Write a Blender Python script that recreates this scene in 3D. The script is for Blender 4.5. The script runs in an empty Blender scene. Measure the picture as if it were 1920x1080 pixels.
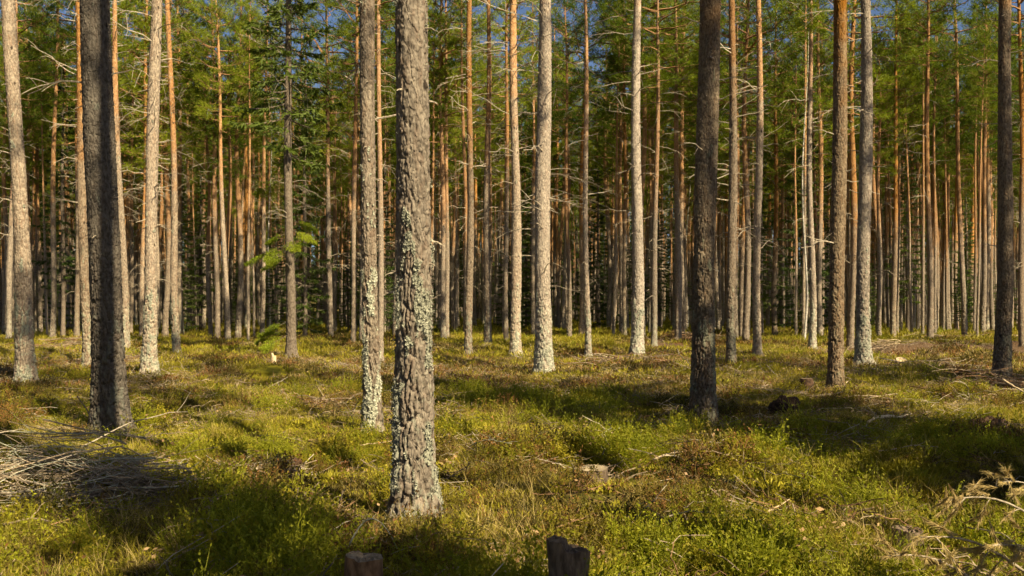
import bpy, math, numpy as np
from mathutils import Vector, Matrix, Euler

# ------------------------------------------------------------------ camera, sky, sun, exposure
SC = bpy.context.scene
COL = SC.collection
W0, F0, HZ, CAMZ = 1920.0, 1663.0, 575.0, 1.6       # photograph width, focal length in its pixels, horizon row, eye height
cam_d = bpy.data.cameras.new('camera'); cam = bpy.data.objects.new('camera', cam_d); COL.objects.link(cam)
cam.location = (0, 0, CAMZ); cam.rotation_euler = (math.radians(90), 0, 0)
cam_d.sensor_width = 36.0; cam_d.lens = 36.0*F0/W0; cam_d.shift_y = (HZ-540.0)/W0
cam_d.clip_start = 0.05; cam_d.clip_end = 2000
SC.camera = cam

SUN_AZ, SUN_EL = math.radians(40.8), math.radians(40)   # azimuth: degrees to the right of straight behind the viewer
SDIR = Vector((math.sin(SUN_AZ)*math.cos(SUN_EL), -math.cos(SUN_AZ)*math.cos(SUN_EL), math.sin(SUN_EL)))
world = bpy.data.worlds.new('World'); SC.world = world; world.use_nodes = True
wn = world.node_tree; wn.nodes.clear()
sky = wn.nodes.new('ShaderNodeTexSky'); sky.sky_type = 'NISHITA'; sky.sun_disc = False
sky.sun_elevation = SUN_EL; sky.sun_rotation = math.pi - SUN_AZ
sky.air_density = 0.6; sky.dust_density = 1.0; sky.ozone_density = 1.0
bg = wn.nodes.new('ShaderNodeBackground'); bg.inputs['Strength'].default_value = 0.05
wo = wn.nodes.new('ShaderNodeOutputWorld')
wn.links.new(sky.outputs[0], bg.inputs[0]); wn.links.new(bg.outputs[0], wo.inputs[0])
sun_d = bpy.data.lights.new('sun', 'SUN'); sun_d.energy = 5.0; sun_d.angle = math.radians(0.53); sun_d.color = (1.0, 0.83, 0.52)
sun = bpy.data.objects.new('sun', sun_d); COL.objects.link(sun)
sun.rotation_euler = (-SDIR).to_track_quat('-Z', 'Y').to_euler(); sun.location = (20, -20, 30)
SC.view_settings.view_transform = 'Standard'; SC.view_settings.look = 'None'
SC.view_settings.exposure = 1.2; SC.view_settings.gamma = 1.0; SC.view_settings.use_curve_mapping = False
SC.cycles.max_bounces = 4; SC.cycles.diffuse_bounces = 2; SC.cycles.glossy_bounces = 1; SC.cycles.transmission_bounces = 2; SC.cycles.transparent_max_bounces = 2
SC.cycles.caustics_reflective = False; SC.cycles.caustics_refractive = False; SC.cycles.adaptive_threshold = 0.03; SC.cycles.debug_use_spatial_splits = True; SC.cycles.use_light_tree = False

# ------------------------------------------------------------------ numeric helpers
rng = np.random.default_rng(11)
def hsh(ix, iy, s):
    x = (ix.astype(np.int64)*374761393 + iy.astype(np.int64)*668265263 + int(s)*2147483647 + 12345) & 0xffffffff
    x = ((x ^ (x >> 13))*1274126177) & 0xffffffff
    x = ((x ^ (x >> 16))*2246822519) & 0xffffffff
    return ((x ^ (x >> 15)) & 0xffffff)/float(0xffffff)
def vnoise(x, y, s, per=None):
    x = np.asarray(x, float); y = np.asarray(y, float)
    ix = np.floor(x); iy = np.floor(y); fx = x-ix; fy = y-iy
    fx = fx*fx*(3-2*fx); fy = fy*fy*(3-2*fy); jx = ix+1
    if per: ix = ix % per; jx = jx % per
    a = hsh(ix, iy, s); b = hsh(jx, iy, s); c = hsh(ix, iy+1, s); d = hsh(jx, iy+1, s)
    return (a*(1-fx)+b*fx)*(1-fy) + (c*(1-fx)+d*fx)*fy
def worley(u, v, per, s):
    iu = np.floor(u); iv = np.floor(v)
    f1 = np.full(u.shape, 9.0); f2 = np.full(u.shape, 9.0); cid = np.zeros(u.shape); dv1 = np.zeros(u.shape); du1 = np.zeros(u.shape)
    for a in (-1, 0, 1):
        for b in (-1, 0, 1):
            cu = iu+a; cv = iv+b; k = cu % per
            pu = cu + 0.12+0.76*hsh(k, cv, s); pv = cv + 0.12+0.76*hsh(k, cv, s+1)
            d = np.hypot(u-pu, v-pv); m = d < f1
            f2 = np.where(m, f1, np.minimum(f2, d))
            cid = np.where(m, hsh(k, cv, s+2), cid); dv1 = np.where(m, v-pv, dv1); du1 = np.where(m, u-pu, du1)
            f1 = np.where(m, d, f1)
    return f1, f2, cid, du1, dv1
def sstep(a, b, x):
    t = np.clip((x-a)/(b-a), 0, 1); return t*t*(3-2*t)
def nrm(v):
    v = np.asarray(v, float); return v/(np.linalg.norm(v, axis=-1, keepdims=True)+1e-9)

def gz(x, y):
    x = np.asarray(x, float); y = np.asarray(y, float)
    h = 0.22*(vnoise(x/6.3, y/6.3, 3)-0.5) + 0.22*(vnoise(x/1.9, y/1.9, 5)-0.5) + 0.26*(vnoise(x/0.85, y/0.85, 7)-0.5)
    h = h*np.clip((y-1.0)/7.5, 0.4, 1)
    # wheel-rutted bare track on the right
    t = np.exp(-(((y-(31+0.25*(x-14)))/3.2)**2))*sstep(10, 13, x)*(1-sstep(19, 22, x))
    h = h - 0.30*t*np.sin((y-31)*1.9+0.4*x)
    h = h+0.06*np.clip(y-105, 0, 400)                 # the ground rises gently far behind
    return h
def gz1(x, y): return float(gz(np.array([x]), np.array([y]))[0])
def G(px, py, up=0.0):
    """ground point seen at a photograph pixel (a thing standing 'up' metres above the ground there)"""
    h = 0.0
    for _ in range(6):
        Y = (CAMZ-h-up)*F0/(py-HZ); X = (px-960.0)/F0*Y; h = 0.6*h+0.4*gz1(X, Y)
    return X, Y

class MB:
    def __init__(s): s.v = []; s.f = []; s.m = []; s.n = 0
    def add(s, V, F, m=0):
        V = np.asarray(V, float).reshape(-1, 3); F = np.asarray(F, int).reshape(-1, 3)
        s.v.append(V); s.f.append(F+s.n); s.m.append(np.full(len(F), m)); s.n += len(V)
    def tube(s, P, r, seg=5, m=0, cap=True):
        P = np.asarray(P, float); n = len(P); r = np.broadcast_to(np.asarray(r, float), (n,))
        T = nrm(np.gradient(P, axis=0)); ref = np.array([0.31, 0.17, 0.93]) if abs(T[:, 2]).mean() < .8 else np.array([1., .2, .1])
        A = nrm(np.cross(T, ref)); B = np.cross(T, A)
        th = np.arange(seg)*2*np.pi/seg
        V = P[:, None]+r[:, None, None]*(np.cos(th)[None, :, None]*A[:, None]+np.sin(th)[None, :, None]*B[:, None])
        i = np.arange(n-1)[:, None]*seg; j = np.arange(seg)[None]; k = (j+1) % seg
        a = i+j; b = i+k; c = i+seg+k; d = i+seg+j
        F = np.concatenate([np.stack([a, b, c], -1).reshape(-1, 3), np.stack([a, c, d], -1).reshape(-1, 3)])
        V = V.reshape(-1, 3)
        if cap:
            V = np.concatenate([V, P[:1], P[-1:]]); o = n*seg; j = np.arange(seg); k = (j+1) % seg
            F = np.concatenate([F, np.stack([k, j, np.full(seg, o)], -1), np.stack([(n-1)*seg+j, (n-1)*seg+k, np.full(seg, o+1)], -1)])
        s.add(V, F, m)
    def ribbon(s, P, w, side, m=0):
        P = np.asarray(P, float); n = len(P); w = np.broadcast_to(np.asarray(w, float), (n,)); side = nrm(side)
        V = np.concatenate([P-side*w[:, None]/2, P+side*w[:, None]/2])
        i = np.arange(n-1)
        s.add(V, np.concatenate([np.stack([i, i+1, n+i+1], -1), np.stack([i, n+i+1, n+i], -1)]), m)
    def blades(s, P, D, L, w, r, m=0):
        """one narrow triangle per row: base point, direction, length, width"""
        P = np.asarray(P, float); D = nrm(D); n = len(P)
        S = nrm(np.cross(D, nrm(r.normal(size=(n, 3)))))
        L = np.broadcast_to(L, (n,))[:, None]; w = np.broadcast_to(w, (n,))[:, None]
        V = np.stack([P-S*w/2, P+S*w/2, P+D*L], 1).reshape(-1, 3)
        s.add(V, np.arange(3*n), m)
    def leaves(s, P, D, L, w, r, m=0):
        P = np.asarray(P, float); D = nrm(D); n = len(P)
        S = nrm(np.cross(D, nrm(r.normal(size=(n, 3)))))
        L = np.broadcast_to(L, (n,))[:, None]; w = np.broadcast_to(w, (n,))[:, None]
        V = np.stack([P, P+D*L*.5-S*w/2, P+D*L, P+D*L*.5+S*w/2], 1).reshape(-1, 3)
        o = np.arange(n)[:, None]*4
        s.add(V, np.concatenate([o+np.array([[0, 1, 2]]), o+np.array([[0, 2, 3]])]), m)
    def mesh(s, name, mats, smooth=False, attrs=None):
        return mesh_np(name, np.concatenate(s.v), np.concatenate(s.f), mats, smooth, attrs, np.concatenate(s.m))
def mesh_np(name, V, F, mats, smooth=False, attrs=None, mi=None):
    me = bpy.data.meshes.new(name); n = F.shape[1]
    me.vertices.add(len(V)); me.vertices.foreach_set('co', V.astype(np.float32).ravel())
    me.loops.add(F.size); me.loops.foreach_set('vertex_index', F.astype(np.int32).ravel())
    me.polygons.add(len(F)); me.polygons.foreach_set('loop_start', np.arange(0, F.size, n, dtype=np.int32))
    if mi is not None: me.polygons.foreach_set('material_index', mi.astype(np.int32))
    me.update(calc_edges=True)
    me.polygons.foreach_set('use_smooth', np.full(len(F), smooth, dtype=bool))
    for k, a in (attrs or {}).items():
        at = me.attributes.new(k, 'FLOAT', 'POINT'); at.data.foreach_set('value', a.astype(np.float32))
    for m in (mats if isinstance(mats, (list, tuple)) else [mats]): me.materials.append(m)
    return me

def link(name, data, parent=None, loc=None, rot=None, scl=None):
    o = bpy.data.objects.new(name, data); COL.objects.link(o)
    if parent is not None: o.parent = parent
    if loc is not None: o.location = loc
    if rot is not None: o.rotation_euler = rot
    if scl is not None: o.scale = scl
    return o
def tag(o, label=None, cat=None, group=None, kind=None):
    if label: o['label'] = label
    if cat: o['category'] = cat
    if group: o['group'] = group
    if kind: o['kind'] = kind
    return o

# ------------------------------------------------------------------ materials
class NT:
    def __init__(s, name):
        s.mat = bpy.data.materials.new(name); s.mat.use_nodes = True; s.t = s.mat.node_tree; s.t.nodes.clear()
        s.out = s.n('ShaderNodeOutputMaterial')
    def n(s, typ, **kw):
        nd = s.t.nodes.new(typ)
        for k, v in kw.items(): setattr(nd, k, v)
        return nd
    def put(s, sock, v):
        if hasattr(v, 'is_linked') or isinstance(v, bpy.types.NodeSocket): s.t.links.new(v, sock)
        else: sock.default_value = v
    def math(s, op, a, b=0.0, clamp=False):
        nd = s.n('ShaderNodeMath', operation=op, use_clamp=clamp); s.put(nd.inputs[0], a); s.put(nd.inputs[1], b); return nd.outputs[0]
    def mix(s, f, a, b):
        nd = s.n('ShaderNodeMix', data_type='RGBA'); s.put(nd.inputs['Factor'], f)
        for sock, v in ((nd.inputs[6], a), (nd.inputs[7], b)):
            s.put(sock, v if isinstance(v, bpy.types.NodeSocket) else (*v, 1.0))
        return nd.outputs[2]
    def ramp(s, f, a, b):
        nd = s.n('ShaderNodeMapRange', interpolation_type='SMOOTHSTEP'); s.put(nd.inputs[0], f); s.put(nd.inputs[1], a); s.put(nd.inputs[2], b); return nd.outputs[0]
    def noise(s, vec, scale, detail=3.0, rough=0.55):
        nd = s.n('ShaderNodeTexNoise'); s.put(nd.inputs['Vector'], vec); nd.inputs['Scale'].default_value = scale
        nd.inputs['Detail'].default_value = detail; nd.inputs['Roughness'].default_value = rough; return nd.outputs[0]
    def mapped(s, vec, sc):
        nd = s.n('ShaderNodeMapping'); s.put(nd.inputs[0], vec); nd.inputs['Scale'].default_value = sc; return nd.outputs[0]
    def attr(s, name, typ='GEOMETRY'):
        nd = s.n('ShaderNodeAttribute', attribute_type=typ, attribute_name=name); return nd.outputs['Fac']
    def rand(s): return s.n('ShaderNodeObjectInfo').outputs['Random']
    def objc(s): return s.n('ShaderNodeTexCoord').outputs['Object']
    def bump(s, h, strength, dist):
        nd = s.n('ShaderNodeBump'); s.put(nd.inputs['Height'], h); nd.inputs['Strength'].default_value = strength; nd.inputs['Distance'].default_value = dist; return nd.outputs[0]
    def bsdf(s, col, rough=0.85, spec=0.2, normal=None):
        p = s.n('ShaderNodeBsdfPrincipled'); s.put(p.inputs['Base Color'], col if isinstance(col, bpy.types.NodeSocket) else (*col, 1)); s.put(p.inputs['Roughness'], rough)
        p.inputs['Specular IOR Level'].default_value = spec
        if normal is not None: s.put(p.inputs['Normal'], normal)
        return p.outputs[0]
    def done(s, sh): s.t.links.new(sh, s.out.inputs[0]); return s.mat
    def leafy(s, col, trans=0.35, tint=(1.15, 1.2, 0.55), rough=0.6, spec=0.25):
        p = s.bsdf(col, rough, spec); tr = s.n('ShaderNodeBsdfTranslucent')
        mm = s.n('ShaderNodeMix', data_type='RGBA', blend_type='MULTIPLY'); mm.inputs['Factor'].default_value = 1.0
        s.put(mm.inputs[6], col); mm.inputs[7].default_value = (*tint, 1); s.t.links.new(mm.outputs[2], tr.inputs[0])
        mx = s.n('ShaderNodeMixShader'); mx.inputs[0].default_value = trans
        s.t.links.new(p, mx.inputs[1]); s.t.links.new(tr.outputs[0], mx.inputs[2]); return s.done(mx.outputs[0])

def pine_bark(far=False):
    s = NT('far_pine_bark' if far else 'pine_bark'); oc = s.objc(); rnd = s.rand()
    z = s.n('ShaderNodeSeparateXYZ'); s.t.links.new(oc, z.inputs[0]); z = z.outputs[2]
    fl = s.noise(s.mapped(oc, (34, 34, 15)), 1.0, 4, 0.6); big = s.noise(oc, 2.2, 3); mid = s.noise(s.mapped(oc, (9, 9, 4)), 1.0, 3)
    vor = s.n('ShaderNodeTexVoronoi', feature='DISTANCE_TO_EDGE'); s.put(vor.inputs['Vector'], s.mapped(oc, (20, 20, 8))); vor.inputs['Scale'].default_value = 1.0
    plate = s.attr('plate')
    c = s.mix(s.ramp(fl, 0.32, 0.7), (0.14, 0.11, 0.085), (0.36, 0.295, 0.23))
    c = s.mix(s.math('MULTIPLY', s.ramp(plate, 0.45, 1.0), 0.45), c, (0.23, 0.135, 0.085))
    c = s.mix(s.math('MULTIPLY', s.ramp(mid, 0.52, 0.72), 0.5), c, (0.46, 0.38, 0.29))
    o0 = s.math('ADD', 3.0, s.math('MULTIPLY', rnd, 4.0)) if far else s.attr('orange_start', 'OBJECT')
    zz = s.math('ADD', z, s.math('MULTIPLY', s.math('SUBTRACT', big, 0.5), 5.0))
    of = s.ramp(s.math('SUBTRACT', zz, o0), 0.0, 3.5)
    org = s.mix(s.ramp(fl, 0.3, 0.7), (0.26, 0.13, 0.058), (0.45, 0.265, 0.13))
    org = s.mix(s.math('MULTIPLY', s.ramp(mid, 0.5, 0.75), 0.55), org, (0.50, 0.34, 0.19))
    org = s.mix(s.math('MULTIPLY', s.ramp(big, 0.55, 0.75), 0.5), org, (0.20, 0.11, 0.06))
    c = s.mix(of, c, org)
    la = 0.4 if far else s.attr('lichen_amount', 'OBJECT')
    ln = s.noise(s.mapped(oc, (16, 16, 9)), 1.0, 5, 0.7)
    low = s.ramp(s.math('ADD', z, s.math('MULTIPLY', big, 2.0)), 5.0, 0.8)
    lf = s.ramp(s.math('ADD', ln, s.math('MULTIPLY', s.math('MULTIPLY', low, la), 0.24)), 0.60, 0.74)
    lf = s.math('MAXIMUM', s.math('MULTIPLY', lf, low), s.attr('lichen'), True)
    lic = s.mix(fl, (0.26, 0.275, 0.20), (0.46, 0.47, 0.37))
    c = s.mix(s.math('MULTIPLY', lf, 0.85), c, lic)
    kn = s.n('ShaderNodeTexVoronoi'); s.put(kn.inputs['Vector'], s.mapped(oc, (5.5, 5.5, 2.6))); kn.inputs['Scale'].default_value = 1.0   # dark branch scars
    c = s.mix(s.ramp(s.math('ADD', kn.outputs['Distance'], s.math('MULTIPLY', fl, 0.10)), 0.19, 0.12), c, (0.05, 0.036, 0.027))
    tone = s.n('ShaderNodeHueSaturation'); s.put(tone.inputs['Color'], c)
    s.put(tone.inputs['Value'], s.math('ADD', 0.7, s.math('MULTIPLY', rnd, 0.45)) if far else s.attr('bark_tone_shade', 'OBJECT')); s.put(tone.inputs['Saturation'], 1.0 if far else s.attr('bark_warmth', 'OBJECT'))
    h = s.math('ADD', s.math('MULTIPLY', s.ramp(vor.outputs[0], 0.0, 0.12), 0.6), fl)
    return s.done(s.bsdf(tone.outputs[0], 0.9, 0.15, s.bump(h, 0.7, 0.012)))
def simple_bark(name, a, b, sc=(30, 30, 12), bump=0.5, dist=0.006):
    s = NT(name); oc = s.objc(); f = s.noise(s.mapped(oc, sc), 1.0, 4, 0.6)
    c = s.mix(s.ramp(f, 0.3, 0.7), a, b)
    hv = s.n('ShaderNodeHueSaturation'); s.put(hv.inputs['Color'], c); s.put(hv.inputs['Value'], s.math('ADD', 0.75, s.math('MULTIPLY', s.rand(), 0.5)))
    return s.done(s.bsdf(hv.outputs[0], 0.9, 0.15, s.bump(f, bump, dist)))
def birch_bark():
    s = NT('birch_bark'); oc = s.objc(); f = s.noise(s.mapped(oc, (10, 10, 26)), 1.0, 4, 0.6); g = s.noise(s.mapped(oc, (12, 12, 3)), 1.0, 3)
    c = s.mix(s.ramp(f, 0.54, 0.64), (0.48, 0.45, 0.40), (0.06, 0.05, 0.045)); c = s.mix(s.math('MULTIPLY', s.ramp(g, 0.5, 0.7), 0.5), c, (0.40, 0.33, 0.25))
    return s.done(s.bsdf(c, 0.8, 0.2))
def foliage(name, a, b, trans=0.35, tint=(1.2, 1.2, 0.5), sc=1.2):
    s = NT(name); oc = s.objc(); f = s.math('ADD', s.math('MULTIPLY', s.noise(oc, sc, 2), 0.6), s.math('MULTIPLY', s.rand(), 0.45))
    return s.leafy(s.mix(s.ramp(f, 0.25, 0.75), a, b), trans, tint)
def ground_mat():
    s = NT('forest_floor'); oc = s.objc(); big = s.noise(oc, 0.45, 3); mid = s.noise(oc, 2.6, 4, 0.6); fine = s.noise(oc, 26, 4, 0.65)
    moss = s.mix(s.ramp(fine, 0.3, 0.7), (0.05, 0.045, 0.010), (0.15, 0.135, 0.022))
    lit = s.mix(s.ramp(fine, 0.35, 0.7), (0.045, 0.028, 0.016), (0.20, 0.135, 0.075))
    c = s.mix(s.ramp(mid, 0.44, 0.60), moss, lit)
    c = s.mix(s.math('MULTIPLY', s.ramp(big, 0.52, 0.66), 0.4), c, (0.20, 0.16, 0.06))
    soil = s.mix(s.ramp(fine, 0.3, 0.7), (0.055, 0.034, 0.02), (0.17, 0.11, 0.065))
    c = s.mix(s.ramp(s.math('ADD', s.attr('soil'), s.math('MULTIPLY', s.math('SUBTRACT', mid, 0.5), 0.9)), 0.35, 0.6), c, soil)
    return s.done(s.bsdf(c, 0.95, 0.1, s.bump(s.math('ADD', fine, s.math('MULTIPLY', mid, 2)), 0.9, 0.03)))
def cut_wood():
    s = NT('cut_wood'); oc = s.objc(); w = s.n('ShaderNodeTexWave', wave_type='RINGS', rings_direction='Z'); s.put(w.inputs[0], oc)
    w.inputs['Scale'].default_value = 26; w.inputs['Distortion'].default_value = 2.5
    f = s.noise(oc, 14, 4); c = s.mix(s.math('MULTIPLY', w.outputs['Fac'], 0.5), (0.27, 0.22, 0.155), (0.19, 0.15, 0.10)); c = s.mix(s.ramp(f, 0.5, 0.72), c, (0.13, 0.11, 0.085))
    return s.done(s.bsdf(c, 0.85, 0.15, s.bump(f, 0.5, 0.01)))

M = dict(
    bark=pine_bark(), farbark=pine_bark(True), birch=birch_bark(), ground=ground_mat(), cut=cut_wood(),
    limb=simple_bark('pine_limb', (0.16, 0.085, 0.04), (0.33, 0.19, 0.095)),
    sbark=simple_bark('spruce_bark', (0.085, 0.065, 0.05), (0.20, 0.165, 0.13)),
    dead=simple_bark('dead_branch_wood', (0.20, 0.165, 0.125), (0.44, 0.38, 0.30), bump=0.3),
    stick=simple_bark('weathered_stick', (0.17, 0.125, 0.085), (0.40, 0.32, 0.23), bump=0.3),
    brown=simple_bark('brown_brush', (0.10, 0.055, 0.03), (0.25, 0.15, 0.085), bump=0.3),
    pale=simple_bark('pale_split_wood', (0.42, 0.31, 0.19), (0.66, 0.54, 0.37), bump=0.3),
    old=simple_bark('old_stump_bark', (0.07, 0.05, 0.037), (0.22, 0.165, 0.12), (26, 26, 9), 0.9, 0.015),
    rot=simple_bark('rotten_wood', (0.025, 0.016, 0.011), (0.085, 0.05, 0.032), (18, 18, 18), 0.9, 0.02),
    lichen=simple_bark('lichen_tufts', (0.22, 0.225, 0.175), (0.44, 0.44, 0.36), (40, 40, 40)),
    needle=foliage('pine_needles', (0.06, 0.105, 0.009), (0.25, 0.30, 0.022), 0.48),
    sneedle=foliage('spruce_needles', (0.035, 0.065, 0.010), (0.095, 0.135, 0.02), 0.3),
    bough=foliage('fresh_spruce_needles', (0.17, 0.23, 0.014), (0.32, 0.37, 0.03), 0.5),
    bleaf=foliage('birch_leaves', (0.13, 0.19, 0.02), (0.24, 0.29, 0.035), 0.5),
    tan=foliage('dead_tan_needles', (0.28, 0.20, 0.08), (0.50, 0.39, 0.17), 0.3, (1, .95, .8), 6),
    bil=foliage('bilberry_leaves', (0.16, 0.15, 0.010), (0.36, 0.31, 0.026), 0.4, (1.15, 1.1, .45)),
    bilg=foliage('bilberry_fresh', (0.16, 0.175, 0.010), (0.34, 0.34, 0.024), 0.45, (1.1, 1.2, .45)),
    olive=foliage('lingonberry_leaves', (0.06, 0.052, 0.012), (0.15, 0.115, 0.022), 0.25, (1.1, 1.05, .5)),
    russet=foliage('russet_twigs', (0.15, 0.07, 0.022), (0.30, 0.16, 0.05), 0.3, (1.1, .9, .5)),
    straw=foliage('straw_grass', (0.28, 0.21, 0.07), (0.52, 0.41, 0.16), 0.3, (1.1, 1, .6)),
    grass=foliage('green_grass', (0.18, 0.165, 0.013), (0.37, 0.31, 0.035), 0.4, (1.15, 1.1, .45)),
    moss=foliage('moss', (0.17, 0.155, 0.011), (0.35, 0.31, 0.024), 0.2, (1.1, 1.1, .4), 5),
    twig=foliage('grey_twigs', (0.11, 0.085, 0.06), (0.28, 0.22, 0.155), 0.05, (1, 1, 1), 5),
    litter=foliage('leaf_litter', (0.16, 0.085, 0.035), (0.40, 0.27, 0.14), 0.2, (1, .9, .7), 5),
)

# ------------------------------------------------------------------ ground
def axis(parts):
    a = [np.arange(p, q, st) for p, q, st in parts]; return np.concatenate(a+[np.array([parts[-1][1]], float)])
gx = axis([(-320, -60, 20), (-60, -24, 1.5), (-24, -9, 0.3), (-9, 9, 0.085), (9, 24, 0.3), (24, 60, 1.5), (60, 320, 20)])
gy = axis([(-120, -20, 10), (-20, 2, 1.0), (2, 14, 0.07), (14, 26, 0.15), (26, 50, 0.35), (50, 110, 1.5), (110, 600, 35)])
GX, GY = np.meshgrid(gx, gy); gV = np.stack([GX.ravel(), GY.ravel(), gz(GX.ravel(), GY.ravel())], -1)
ny, nx = GX.shape; gi = (np.arange(ny-1)[:, None]*nx+np.arange(nx-1)[None]).ravel()
def soil_mask(x, y):
    a = np.exp(-(((y-(31+0.25*(x-14)))/3.6)**2))*sstep(9.5, 12, x)*(1-sstep(20, 23, x))
    b = np.exp(-(((x-6.0)/2.2)**2+((y-36)/4.0)**2))*0.8
    c = np.exp(-(((x+11.5)/2.5)**2+((y-25)/2.5)**2))*0.8
    return np.clip(a+b+c, 0, 1)
gm = mesh_np('forest_floor', gV, np.stack([gi, gi+1, gi+nx+1, gi+nx], -1), M['ground'], True, {'soil': soil_mask(gV[:, 0], gV[:, 1])})
tag(link('forest_floor', gm), 'mossy uneven forest floor under the pines', 'ground', kind='structure')

# ------------------------------------------------------------------ trees: crowns, branches and trunks that get shared
def pine_crown(seed, h=19.0, base=9.5, rmax=1.9, nl=46, dens=1.0):
    r = np.random.default_rng(seed); mb = MB(); TP = []; TD = []
    for i in range(nl):
        t = (i+r.random())/nl; z = base+(h-base-0.2)*t
        L = rmax*(0.55+1.15*t if t < .4 else 1.01*(1-((t-.4)/.6)**1.7)+.16)*r.uniform(.6, 1.15)
        az = i*2.4+r.normal(0, .4); el = math.radians(-8+55*t+r.normal(0, 10))
        d = np.array([math.cos(az)*math.cos(el), math.sin(az)*math.cos(el), math.sin(el)])
        s = np.linspace(0, 1, 6)[:, None]; P = np.array([0, 0, z])+d*s*L; P[:, 2] += 0.22*L*(s[:, 0]**2-0.55*s[:, 0])+r.normal(0, .03, 6)*s[:, 0]
        P[1:, :2] += r.normal(0, .05, (5, 2))*L
        mb.tube(P, np.linspace(.03*L/1.5+.008, .006, 6), 3, 0, False)
        n = int((7+23*L/rmax)*dens); a = r.uniform(.3, 1, n)**.8; side = np.cross(d, [0, 0, 1.])
        B = np.stack([np.interp(a, s[:, 0], P[:, k]) for k in range(3)], -1)
        lat = r.normal(0, .30, n)*L*(1.15-a*.6); fw = np.abs(r.normal(0, .12, n))
        E = B+side*lat[:, None]+d*fw[:, None]+np.stack([np.zeros(n), np.zeros(n), np.abs(r.normal(0.06, .12, n))], -1)
        V = E-B; LV = np.linalg.norm(V, axis=1); mb.blades(B, V, LV, .016, r, 0)
        for k in range(2):
            TP.append(E+r.normal(0, .10, (n, 3))*(k > 0)); TD.append(nrm(V)*.7+np.array([0, 0, .45])+d*.4)
    TP = np.concatenate(TP); TD = np.concatenate(TD); nb = 7
    P = np.repeat(TP, nb, 0); D = np.repeat(nrm(TD), nb, 0)*.75+r.normal(0, .6, (len(P), 3))
    P = P+r.normal(0, .035, P.shape); mb.blades(P, D, r.uniform(.12, .21, len(P)), r.uniform(.016, .030, len(P)), r, 1)
    return mb.mesh('pine_crown', [M['limb'], M['needle']])
def spruce_crown(seed, h=15.0, base=2.0, rmax=1.9, nl=95, mat='sneedle', dens=1.0):
    r = np.random.default_rng(seed); mb = MB()
    for i in range(nl):
        t = (i+r.random())/nl; z = base+(h-base)*t; L = (rmax*(1-t)**.85+.12)*r.uniform(.65, 1.1)*min(1, .55+t*3)
        az = i*2.4+r.normal(0, .5); d = np.array([math.cos(az), math.sin(az), 0]); sd = np.array([-d[1], d[0], 0])
        s = np.linspace(0, 1, 6); P = np.array([0, 0, z])+d*(s*L)[:, None]; P[:, 2] += L*(-.45*s+.28*s**2+.35*t*s)
        mb.tube(P, np.linspace(.016*L+.004, .004, 6), 3, 0, False)
        n = int(26*dens*(L/1.4)+8); a = r.uniform(.12, 1, n); B = np.stack([np.interp(a, s, P[:, k]) for k in range(3)], -1)
        sg = r.choice([-1, 1], n); ln = (.42*L*(1.08-a)+.07)*r.uniform(.5, 1.1, n)
        D = sd*sg[:, None]*.8+d*.55+np.array([0, 0, -.42])*r.uniform(.2, 1.4, n)[:, None]; D = nrm(D)
        mb.blades(B, D, ln, .010, r, 0)
        for k in range(5):
            q = r.uniform(.15, 1, n); Q = B+D*(ln*q)[:, None]
            mb.blades(Q, D+r.normal(0, .55, (n, 3))+np.array([0, 0, -.15]), r.uniform(.10, .22, n), r.uniform(.035, .065, n), r, 1)
    return mb.mesh('spruce_crown', [M['sbark'], M[mat]])
def birch_crown(seed, h=13.0, base=5.0):
    r = np.random.default_rng(seed); mb = MB(); TP = []
    for i in range(34):
        t = (i+r.random())/34; z = base+(h-base)*t; L = r.uniform(.7, 1.7)*(1-.6*t); az = i*2.4; el = r.uniform(.4, 1.0)
        d = np.array([math.cos(az)*math.cos(el), math.sin(az)*math.cos(el), math.sin(el)]); s = np.linspace(0, 1, 5)
        P = np.array([0, 0, z])+d*(s*L)[:, None]; P[:, 2] -= .35*L*s**2
        mb.tube(P, np.linspace(.014, .003, 5), 3, 0, False)
        n = 34; a = r.uniform(.3, 1, n); TP.append(np.stack([np.interp(a, s, P[:, k]) for k in range(3)], -1)+r.normal(0, .16, (n, 3)))
    TP = np.concatenate(TP); mb.leaves(TP, r.normal(size=TP.shape), r.uniform(.05, .09, len(TP)), .05, r, 1)
    return mb.mesh('birch_crown', [M['limb'], M['bleaf']])
def twig_path(r, L, up, n=6):
    s = np.linspace(0, 1, n); P = np.zeros((n, 3)); P[:, 0] = s*L; P[:, 2] = L*(up*s-r.uniform(-.1, .55)*s**2); P[:, 1] = L*r.normal(0, .16)*s**2
    P[1:] += r.normal(0, .022, (n-1, 3))*L; return P
def dead_branch_mb(mb, r, L, rad, az, z, r0, up=None, seg=3, forks=2):
    P = twig_path(r, L, r.uniform(-.25, .55) if up is None else up); c, s_ = math.cos(az), math.sin(az); Rm = np.array([[c, -s_, 0], [s_, c, 0], [0, 0, 1]])
    Q = P@Rm.T+np.array([c*r0, s_*r0, z]); mb.tube(Q, np.linspace(rad, rad*.35, len(Q)), seg)
    for k in range(forks):
        i = r.integers(2, 5); d = nrm(Q[i]-Q[i-1])+r.normal(0, .65, 3); l = L*r.uniform(.2, .5); s = np.linspace(0, 1, 4)[:, None]
        mb.tube(Q[i]+nrm(d)*s*l+np.array([0, 0, -.25])*l*s**2, np.linspace(rad*.5, rad*.25, 4), 3)
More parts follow.
